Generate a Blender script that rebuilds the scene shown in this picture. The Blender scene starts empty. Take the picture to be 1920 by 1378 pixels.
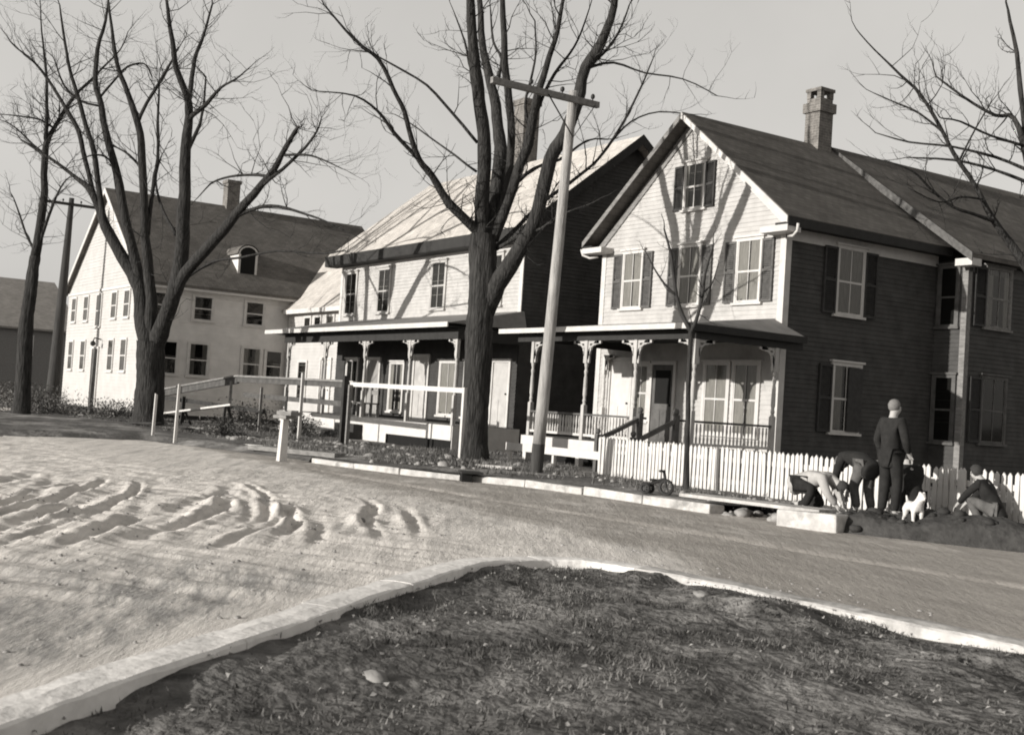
import bpy, bmesh, math, random
import numpy as np
from mathutils import Vector, Matrix, noise as mn
random.seed(11); np.random.seed(5)
D=bpy.data; scene=bpy.context.scene; C=scene.collection
R=math.radians
# ---------------- camera, sky, sun, exposure ----------------
# world axes: X runs along the street (houses' fronts), Y goes back from the street into the lots
cam=D.cameras.new('camera'); co=D.objects.new('camera',cam); C.objects.link(co); scene.camera=co
cam.sensor_width=36; cam.lens=36*2300/1920; cam.clip_end=3000; cam.clip_start=.1
_F=Vector((-math.cos(R(33.4)),math.sin(R(33.4)),0)); _R=Vector((math.sin(R(33.4)),math.cos(R(33.4)),0)); _Z=Vector((0,0,1))
_p=math.atan(79/2300); _r=math.atan(.065)
fw=_F*math.cos(_p)+_Z*math.sin(_p); u0=-_F*math.sin(_p)+_Z*math.cos(_p)
rt=_R*math.cos(_r)+u0*math.sin(_r); up=-_R*math.sin(_r)+u0*math.cos(_r)
co.matrix_world=Matrix(((rt.x,up.x,-fw.x,0),(rt.y,up.y,-fw.y,0),(rt.z,up.z,-fw.z,1.4),(0,0,0,1)))
cam.dof.use_dof=True; cam.dof.focus_distance=25; cam.dof.aperture_fstop=5.6
SUN_AZ=5; SUN_EL=12          # sun stands this far left of the fronts' normal, and this high
w=D.worlds.new('World'); scene.world=w; w.use_nodes=True
nt=w.node_tree; nt.nodes.clear()
sky=nt.nodes.new('ShaderNodeTexSky'); sky.sky_type='NISHITA'; sky.sun_disc=False
sky.sun_elevation=R(SUN_EL); sky.sun_rotation=R(180+SUN_AZ); sky.dust_density=3.0; sky.air_density=1.6
bw=nt.nodes.new('ShaderNodeRGBToBW'); tn=nt.nodes.new('ShaderNodeMixRGB'); tn.blend_type='MULTIPLY'; tn.inputs[0].default_value=1
tn.inputs[2].default_value=(1.0,.972,.925,1)
bg=nt.nodes.new('ShaderNodeBackground'); bg.inputs[1].default_value=.105; wo=nt.nodes.new('ShaderNodeOutputWorld')
hz=nt.nodes.new('ShaderNodeMath'); hz.operation='MULTIPLY_ADD'; hz.inputs[1].default_value=.5; hz.inputs[2].default_value=4.0   # thin even overcast veil over the blue
nt.links.new(sky.outputs[0],bw.inputs[0]); nt.links.new(bw.outputs[0],hz.inputs[0]); 
stc=nt.nodes.new('ShaderNodeTexCoord'); sep=nt.nodes.new('ShaderNodeSeparateXYZ'); smr=nt.nodes.new('ShaderNodeMapRange'); smr.inputs[1].default_value=.32; smr.inputs[2].default_value=.85; smr.inputs[3].default_value=1.0; smr.inputs[4].default_value=.38
smu=nt.nodes.new('ShaderNodeMath'); smu.operation='MULTIPLY'
nt.links.new(stc.outputs['Generated'],sep.inputs[0]); nt.links.new(sep.outputs[2],smr.inputs[0]); 
sn=nt.nodes.new('ShaderNodeTexNoise'); sn.inputs['Scale'].default_value=2.4; sn.inputs['Detail'].default_value=5; sn.inputs['Roughness'].default_value=.6
sr=nt.nodes.new('ShaderNodeMapRange'); sr.inputs[1].default_value=.3; sr.inputs[2].default_value=.7; sr.inputs[3].default_value=.95; sr.inputs[4].default_value=1.09
sq=nt.nodes.new('ShaderNodeMath'); sq.operation='MULTIPLY'; nt.links.new(stc.outputs['Generated'],sn.inputs['Vector']); nt.links.new(sn.outputs['Fac'],sr.inputs[0]); nt.links.new(hz.outputs[0],sq.inputs[0]); nt.links.new(sr.outputs[0],sq.inputs[1]); nt.links.new(sq.outputs[0],smu.inputs[0]); nt.links.new(smr.outputs[0],smu.inputs[1]); nt.links.new(smu.outputs[0],tn.inputs[1]); nt.links.new(tn.outputs[0],bg.inputs[0]); nt.links.new(bg.outputs[0],wo.inputs[0])
sd=D.lights.new('sun','SUN'); sd.energy=5.0; sd.angle=R(.6); sd.color=(1,.97,.92)
so=D.objects.new('sun',sd); C.objects.link(so)
sv=Vector((-math.sin(R(SUN_AZ))*math.cos(R(SUN_EL)),-math.cos(R(SUN_AZ))*math.cos(R(SUN_EL)),math.sin(R(SUN_EL))))
so.rotation_euler=sv.to_track_quat('Z','Y').to_euler(); so.location=(-20,-20,30)
scene.view_settings.view_transform='Standard'; scene.view_settings.look='None'; scene.view_settings.exposure=.16; scene.view_settings.gamma=1
scene.render.engine='CYCLES'; scene.cycles.filter_width=1.9
# ---------------- materials ----------------
TINT=(1.0,.965,.925)
def g(v): return (v*TINT[0],v*TINT[1],v*TINT[2],1)
def mat(name,a,rough=.85,var=.15,scale=6,bump=.0,bscale=30,kind=None,spec=.2,stretch=(1,1,1),b2=None,metal=0):
    m=D.materials.new(name); m.use_nodes=True; t=m.node_tree; N=t.nodes; L=t.links
    b=N['Principled BSDF']; b.inputs['Roughness'].default_value=rough; b.inputs['Specular IOR Level'].default_value=spec; b.inputs['Metallic'].default_value=metal
    tc=N.new('ShaderNodeTexCoord'); mp=N.new('ShaderNodeMapping'); mp.inputs['Scale'].default_value=stretch
    L.new(tc.outputs['Object'],mp.inputs[0])
    n=N.new('ShaderNodeTexNoise'); n.inputs['Scale'].default_value=scale; n.inputs['Detail'].default_value=6; n.inputs['Roughness'].default_value=.62
    L.new(mp.outputs[0],n.inputs['Vector'])
    cr=N.new('ShaderNodeValToRGB'); e=cr.color_ramp.elements
    e[0].position=.28; e[1].position=.72; e[0].color=g(a*(1-var)); e[1].color=g(min(.95,a*(1+var)))
    L.new(n.outputs['Fac'],cr.inputs[0]); col=cr.outputs[0]
    if kind in('shingle','brick'):
        br=N.new('ShaderNodeTexBrick'); br.offset=.5
        if kind=='shingle':
            br.inputs['Scale'].default_value=1; br.inputs['Brick Width'].default_value=.25; br.inputs['Row Height'].default_value=.16; br.inputs['Mortar Size'].default_value=.008
        else:
            br.inputs['Scale'].default_value=1; br.inputs['Brick Width'].default_value=.21; br.inputs['Row Height'].default_value=.075; br.inputs['Mortar Size'].default_value=.01
        br.inputs['Color1'].default_value=g(.75); br.inputs['Color2'].default_value=g(1.0); br.inputs['Mortar'].default_value=g(.55 if kind=='shingle' else 1.3)
        L.new(tc.outputs['UV'],br.inputs['Vector'])
        mx=N.new('ShaderNodeMixRGB'); mx.blend_type='MULTIPLY'; mx.inputs[0].default_value=.9
        L.new(col,mx.inputs[1]); L.new(br.outputs['Color'],mx.inputs[2]); col=mx.outputs[0]
    if b2:   # large second tone: patches (albedo, scale, threshold)
        n2=N.new('ShaderNodeTexNoise'); n2.inputs['Scale'].default_value=b2[1]; n2.inputs['Detail'].default_value=8; n2.inputs['Roughness'].default_value=.65
        L.new(mp.outputs[0],n2.inputs['Vector'])
        r2=N.new('ShaderNodeValToRGB'); r2.color_ramp.elements[0].position=b2[2]-.06; r2.color_ramp.elements[1].position=b2[2]+.06
        L.new(n2.outputs['Fac'],r2.inputs[0])
        m2=N.new('ShaderNodeMixRGB'); L.new(r2.outputs[0],m2.inputs[0]); L.new(col,m2.inputs[1]); m2.inputs[2].default_value=g(b2[0]); col=m2.outputs[0]
    L.new(col,b.inputs['Base Color'])
    if bump:
        n3=N.new('ShaderNodeTexNoise'); n3.inputs['Scale'].default_value=bscale; n3.inputs['Detail'].default_value=5
        L.new(mp.outputs[0],n3.inputs['Vector'])
        bp=N.new('ShaderNodeBump'); bp.inputs['Strength'].default_value=1; bp.inputs['Distance'].default_value=bump
        L.new(n3.outputs['Fac'],bp.inputs['Height']); L.new(bp.outputs[0],b.inputs['Normal'])
    return m
M={}
M['white']=mat('white_paint',.55,.6,.1,5,.001,80)
M['trim']=mat('trim_paint',.52,.6,.12,4,.001,80)
M['clap']=mat('light_clapboard',.42,.7,.16,3,.002,60,b2=(.33,1.1,.62))
M['clap_shade']=mat('shaded_clapboard',.062,.75,.3,2.5,.001,60)  # front clapboard darkened to paint in shade on the unlit walls
M['clap_far']=mat('pale_clapboard',.47,.7,.1,2,.001,60)
M['clap_farside']=mat('shade_side_clapboard',.62,.7,.12,2,.001,60)  # pale clapboard lightened to offset shade on walls turned from the sun
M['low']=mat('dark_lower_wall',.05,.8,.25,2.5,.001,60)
M['roof_dark']=mat('dark_roof_shingle',.14,.95,.22,1.6,.004,40,'shingle',spec=.05)
M['roof_light']=mat('light_roof_shingle',.6,.9,.1,1.2,.004,40,'shingle',spec=.05)
M['roof_far']=mat('old_roof_shingle',.16,.95,.25,1.1,.004,40,'shingle',spec=.05)
M['porchroof']=mat('porch_roof_tin',.2,.7,.25,2,.002,30)
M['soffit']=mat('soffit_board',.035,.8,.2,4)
M['dark']=mat('dark_void',.012,.9,.1,4)
M['shutter']=mat('shutter_paint',.04,.6,.3,9)
M['shutter_mid']=mat('weathered_shutter',.1,.7,.4,9)
M['curtain']=mat('curtain_cloth',.27,.9,.25,5,stretch=(6,6,.6))
M['screen']=mat('window_screen',.1,.7,.35,4)
M['brick']=mat('chimney_brick',.17,.95,.35,5,.006,30,'brick')
M['barrier']=mat('grey_rail_wood',.085,.9,.35,4,.004,25)
M['bark']=mat('tree_bark',.04,.95,.65,6,.06,7,stretch=(3,3,.45),spec=.1)
M['twig']=mat('twig_bark',.036,.95,.4,5)
M['pole']=mat('weathered_pole_wood',.33,.9,.38,5,.014,14,stretch=(6,6,.3),b2=(.17,2.2,.62))
M['pole_dark']=mat('dark_pole_wood',.05,.9,.4,4,.006,18,stretch=(5,5,.35))
M['wood']=mat('weathered_plank',.2,.9,.35,5,.004,25,stretch=(.6,3,3))
M['wood_dark']=mat('dark_timber',.038,.9,.35,4,.004,25)
M['granite']=mat('granite_kerb',.47,.9,.3,5,.012,14,b2=(.25,1.8,.58))
M['kerb_near']=mat('sanded_kerb',.78,.9,.14,6,.008,18,b2=(.5,1.3,.68))
M['stone']=mat('field_stone',.22,.9,.35,7,.01,20)
M['skin']=mat('skin',.38,.6,.08,9)
M['suit']=mat('dark_cloth',.022,.95,.3,12)
M['pale_cloth']=mat('pale_wool',.36,.95,.15,12)
M['grey_cloth']=mat('grey_cloth',.1,.95,.3,12)
M['hair_grey']=mat('grey_hair',.17,.8,.2,40)
M['hair_dark']=mat('dark_hair',.04,.8,.2,40)
M['fur']=mat('white_fur',.6,.9,.15,20,.006,60)
M['iron']=mat('dark_iron',.03,.5,.2,20)
M['rubble']=mat('rubble_stone',.28,.95,.4,8,.01,20)
M['grass']=mat('winter_grass',.085,.95,.5,2.2,spec=.05,b2=(.2,.9,.55))
M['leaf']=mat('dry_leaf',.24,.9,.4,9)
def glass():
    m=D.materials.new('window_glass'); m.use_nodes=True; t=m.node_tree; N=t.nodes; L=t.links; N.remove(N['Principled BSDF'])
    o=N['Material Output']; a=N.new('ShaderNodeBsdfTransparent'); a.inputs[0].default_value=(.8,.8,.78,1); b=N.new('ShaderNodeBsdfGlossy'); b.inputs['Roughness'].default_value=.06; b.inputs[0].default_value=(.8,.78,.75,1)
    fr=N.new('ShaderNodeFresnel'); fr.inputs[0].default_value=1.5; mx=N.new('ShaderNodeMixShader')
    L.new(fr.outputs[0],mx.inputs[0]); L.new(a.outputs[0],mx.inputs[1]); L.new(b.outputs[0],mx.inputs[2]); L.new(mx.outputs[0],o.inputs[0]); return m
M['glass']=glass()
# ---------------- mesh helpers ----------------
class MB:
    def __init__(s): s.v=[]; s.f=[]; s.uv=[]
    def quad(s,*p,uv=None):
        i=len(s.v); s.v+= [tuple(q) for q in p]; s.f.append(tuple(range(i,i+len(p)))); s.uv.append(uv)
    def hexa(s,p):   # 8 corners: bottom 4 ccw, top 4 ccw
        i=len(s.v); s.v+=[tuple(q) for q in p]
        for f in ((3,2,1,0),(4,5,6,7),(0,1,5,4),(1,2,6,5),(2,3,7,6),(3,0,4,7)): s.f.append(tuple(i+k for k in f)); s.uv.append(None)
    def box(s,x0,x1,y0,y1,z0,z1):
        s.hexa([(x0,y0,z0),(x1,y0,z0),(x1,y1,z0),(x0,y1,z0),(x0,y0,z1),(x1,y0,z1),(x1,y1,z1),(x0,y1,z1)])
    def fb(s,fr,s0,s1,d0,d1,z0,z1):  # box in a wall's frame
        P=fr.P; s.hexa([P(s0,d1,z0),P(s1,d1,z0),P(s1,d0,z0),P(s0,d0,z0),P(s0,d1,z1),P(s1,d1,z1),P(s1,d0,z1),P(s0,d0,z1)])
    def bar(s,a,b,w,h,upv=(0,0,1)):
        a=Vector(a); b=Vector(b); d=(b-a).normalized(); u=Vector(upv); sd=d.cross(u)
        if sd.length<1e-4: sd=Vector((1,0,0))
        sd.normalize(); u=sd.cross(d).normalized(); sd*=w/2; u*=h/2
        s.hexa([a-sd-u,a+sd-u,b+sd-u,b-sd-u,a-sd+u,a+sd+u,b+sd+u,b-sd+u])
    def tube(s,pts,rad,n=8,cap=True,jit=0):
        pts=[Vector(p) for p in pts]; m=len(pts); i0=len(s.v); ref=None
        for k,p in enumerate(pts):
            d=(pts[min(k+1,m-1)]-pts[max(k-1,0)]).normalized()
            if ref is None: ref=d.orthogonal().normalized()
            ref=(ref-d*ref.dot(d)).normalized(); bt=d.cross(ref)
            r=rad[k] if hasattr(rad,'__len__') else rad
            for j in range(n):
                a=2*math.pi*j/n; rr=r*(1+(random.uniform(-jit,jit) if jit else 0))
                s.v.append(tuple(p+(ref*math.cos(a)+bt*math.sin(a))*rr))
        for k in range(m-1):
            for j in range(n):
                a=i0+k*n+j; b=i0+k*n+(j+1)%n; s.f.append((a,b,b+n,a+n)); s.uv.append(None)
        if cap:
            s.f.append(tuple(i0+j for j in reversed(range(n)))); s.uv.append(None)
            s.f.append(tuple(i0+(m-1)*n+j for j in range(n))); s.uv.append(None)
    def ball(s,c,r,n=8,m=6,sc=(1,1,1)):
        pts=[]; i0=len(s.v)
        for k in range(m+1):
            t=math.pi*k/m
            for j in range(n):
                a=2*math.pi*j/n; s.v.append((c[0]+r*sc[0]*math.sin(t)*math.cos(a),c[1]+r*sc[1]*math.sin(t)*math.sin(a),c[2]-r*sc[2]*math.cos(t)))
        for k in range(m):
            for j in range(n):
                a=i0+k*n+j; b=i0+k*n+(j+1)%n; s.f.append((a,b,b+n,a+n)); s.uv.append(None)
    def build(s,name,m,parent=None,smooth=False):
        me=D.meshes.new(name); me.from_pydata(s.v,[],s.f); me.update()
        if any(s.uv):
            ul=me.uv_layers.new(name='UVMap'); li=0
            for f,u in zip(s.f,s.uv):
                for k in range(len(f)):
                    if u: ul.data[li+k].uv=u[k]
                    else:
                        v=s.v[f[k]]; ul.data[li+k].uv=(v[0]+v[1],v[2])
                li+=len(f)
        elif m in (M['brick'],M['roof_dark'],M['roof_light'],M['roof_far']):
            ul=me.uv_layers.new(name='UVMap')
            for l in me.loops:
                v=me.vertices[l.vertex_index].co; ul.data[l.index].uv=(v[0]+v[1],v[2])
        if m: me.materials.append(m)
        if smooth: me.polygons.foreach_set('use_smooth',[True]*len(me.polygons))
        o=D.objects.new(name,me); C.objects.link(o)
        if parent is not None: o.parent=parent
        if parent is not None and parent.get('_o') is not None: pass
        return o
def tag(o,label=None,cat=None,group=None,kind=None):
    if label: o['label']=label
    if cat: o['category']=cat
    if group: o['group']=group
    if kind: o['kind']=kind
    return o
def empty(name,loc,label,cat,group=None,rz=0):
    o=D.objects.new(name,None); C.objects.link(o); o.location=loc; o.rotation_euler=(0,0,rz); o.empty_display_size=.3
    return tag(o,label,cat,group)
def wempty(name,loc,label,cat,group=None):
    """an Empty at loc whose parts are meshed in world coordinates"""
    return empty(name,loc,label,cat,group)
def settle(root):
    """parts were meshed in world coordinates: bring them into the root's frame"""
    for ch in root.children:
        ch.matrix_parent_inverse=Matrix.Translation(-Vector(root.location))
class Frame:
    def __init__(s,o,a,n): s.o=Vector(o); s.a=Vector(a); s.n=Vector(n)
    def P(s,x,d,z): return s.o+s.a*x+s.n*d+Vector((0,0,z))
def claps(fr,s0,s1,z0,z1,lim=None,step=.115,dep=.018):
    """lapped boards on a wall; lim(z)->(s0,s1) for gables"""
    mb=MB(); z=z0; s0j,s1j=s0,s1
    while z<z1-1e-4:
        dep=.018+random.uniform(-.004,.006)
        zt=min(z+step,z1); a0,b0=(s0,s1) if lim is None else lim(z); a1,b1=(s0,s1) if lim is None else lim(zt)
        if b0-a0>.02:
            mb.quad(fr.P(a0,dep,z),fr.P(b0,dep,z),fr.P(b1,.003,zt),fr.P(a1,.003,zt))
            mb.quad(fr.P(a0,0,z),fr.P(b0,0,z),fr.P(b0,dep,z),fr.P(a0,dep,z))
        z=zt
    return mb
def window(house,fr,s,z0,z1,w,shut=None,curtain=0,frame_mat='trim',pane='dark',mull=True,shmat='shutter',cap=True,sub=True):
    """s: centre along wall. frame(part) > sash, pane, sill, curtain"""
    h=MB(); t=.09
    h.fb(fr,s-w/2-t,s-w/2,.0,.06,z0-.02,z1); h.fb(fr,s+w/2,s+w/2+t,.0,.06,z0-.02,z1); h.fb(fr,s-w/2-t,s+w/2+t,.0,.065,z1,z1+t)
    if cap: h.fb(fr,s-w/2-t-.05,s+w/2+t+.05,.0,.11,z1+t,z1+t+.05)
    f=h.build('window',M[frame_mat],house)
    sl=MB(); sl.fb(fr,s-w/2-t-.04,s+w/2+t+.04,.0,.1,z0-.08,z0-.02); sl.build('sill',M[frame_mat],f)
    b=MB(); b.fb(fr,s-w/2,s+w/2,.004,.022,z0-.02,z1); b.build('backing',M[pane],f)
    if curtain:
        c=MB(); cw=w*(.5 if curtain>=1 else curtain/2)
        for (a,e) in ((s-w/2,s-w/2+cw),(s+w/2-cw,s+w/2)):
            n=5
            for k in range(n):
                x0=a+(e-a)*k/n; x1=a+(e-a)*(k+1)/n; d0=.026+.006*(k%2); d1=.026+.006*((k+1)%2)
                zb=z0+(z1-z0)*.05*random.random()
                c.quad(fr.P(x0,d0,zb),fr.P(x1,d1,zb),fr.P(x1,d1,z1),fr.P(x0,d0,z1))
        c.build('curtain',M['curtain'],f)
    p=MB(); p.quad(fr.P(s-w/2,.038,z0),fr.P(s+w/2,.038,z0),fr.P(s+w/2,.038,z1),fr.P(s-w/2,.038,z1)); p.build('pane',M['glass'],f)
    q=MB(); zm=(z0+z1)/2
    q.fb(fr,s-w/2,s+w/2,.036,.052,zm-.025,zm+.025)
    q.fb(fr,s-w/2,s-w/2+.04,.036,.05,z0-.02,zm-.025); q.fb(fr,s+w/2-.04,s+w/2,.036,.05,z0-.02,zm-.025)
    q.fb(fr,s-w/2+.04,s+w/2-.04,.036,.05,z0-.02,z0+.04)
    q.fb(fr,s-w/2,s-w/2+.035,.036,.05,zm+.025,z1); q.fb(fr,s+w/2-.035,s+w/2,.036,.05,zm+.025,z1)
    if mull:
        q.fb(fr,s-.012,s+.012,.036,.049,zm+.025,z1); q.fb(fr,s-.012,s+.012,.036,.049,z0+.04,zm-.025)
    q.build('sash',M[frame_mat],f)
    for side in (shut or ()):
        sw=w/2 if shmat!='wide' else w/2
        c=s+side*(w/2+t+sw/2-.03); e=MB()
        e.fb(fr,c-sw/2,c-sw/2+.05,.02,.075,z0-.02,z1+.02); e.fb(fr,c+sw/2-.05,c+sw/2,.02,.075,z0-.02,z1+.02)
        for zz in (z0-.02,zm-.03,z1-.04): e.fb(fr,c-sw/2+.05,c+sw/2-.05,.02,.075,zz,zz+.06)
        zz=z0+.05
        while zz<z1-.05:
            if abs(zz-zm)>.05:
                P=fr.P; e.quad(P(c-sw/2+.05,.066,zz),P(c+sw/2-.05,.066,zz),P(c+sw/2-.05,.035,zz+.045),P(c-sw/2+.05,.035,zz+.045))
            zz+=.05
        e.fb(fr,c-sw/2+.04,c+sw/2-.04,.012,.03,z0,z1)
        e.build('shutter',M[shmat],house)
    return f
def gable_roof(mbt,x0,x1,y0,y1,xr,zr,ze,th=.14,axis='Y',light=None):
    """two thick slopes. axis Y: ridge along Y at X=xr, eaves at x0 and x1. axis X: swap."""
    def P(a,b,z): return (a,b,z) if axis=='Y' else (b,a,z)
    for (xe) in (x0,x1):
        L=math.hypot(xe-xr,zr-ze)
        t0=[P(xe,y0,ze),P(xe,y1,ze),P(xr,y1,zr),P(xr,y0,zr)]
        dn=th
        b0=[P(xe,y0,ze-dn),P(xe,y1,ze-dn),P(xr,y1,zr-dn),P(xr,y0,zr-dn)]
        W=y1-y0
        mbt.quad(*t0,uv=[(0,0),(W,0),(W,L),(0,L)])
        mbt.quad(*b0[::-1]); mbt.quad(t0[0],b0[0],b0[1],t0[1]); mbt.quad(t0[0],t0[3],b0[3],b0[0]); mbt.quad(t0[1],b0[1],b0[2],t0[2])
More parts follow.
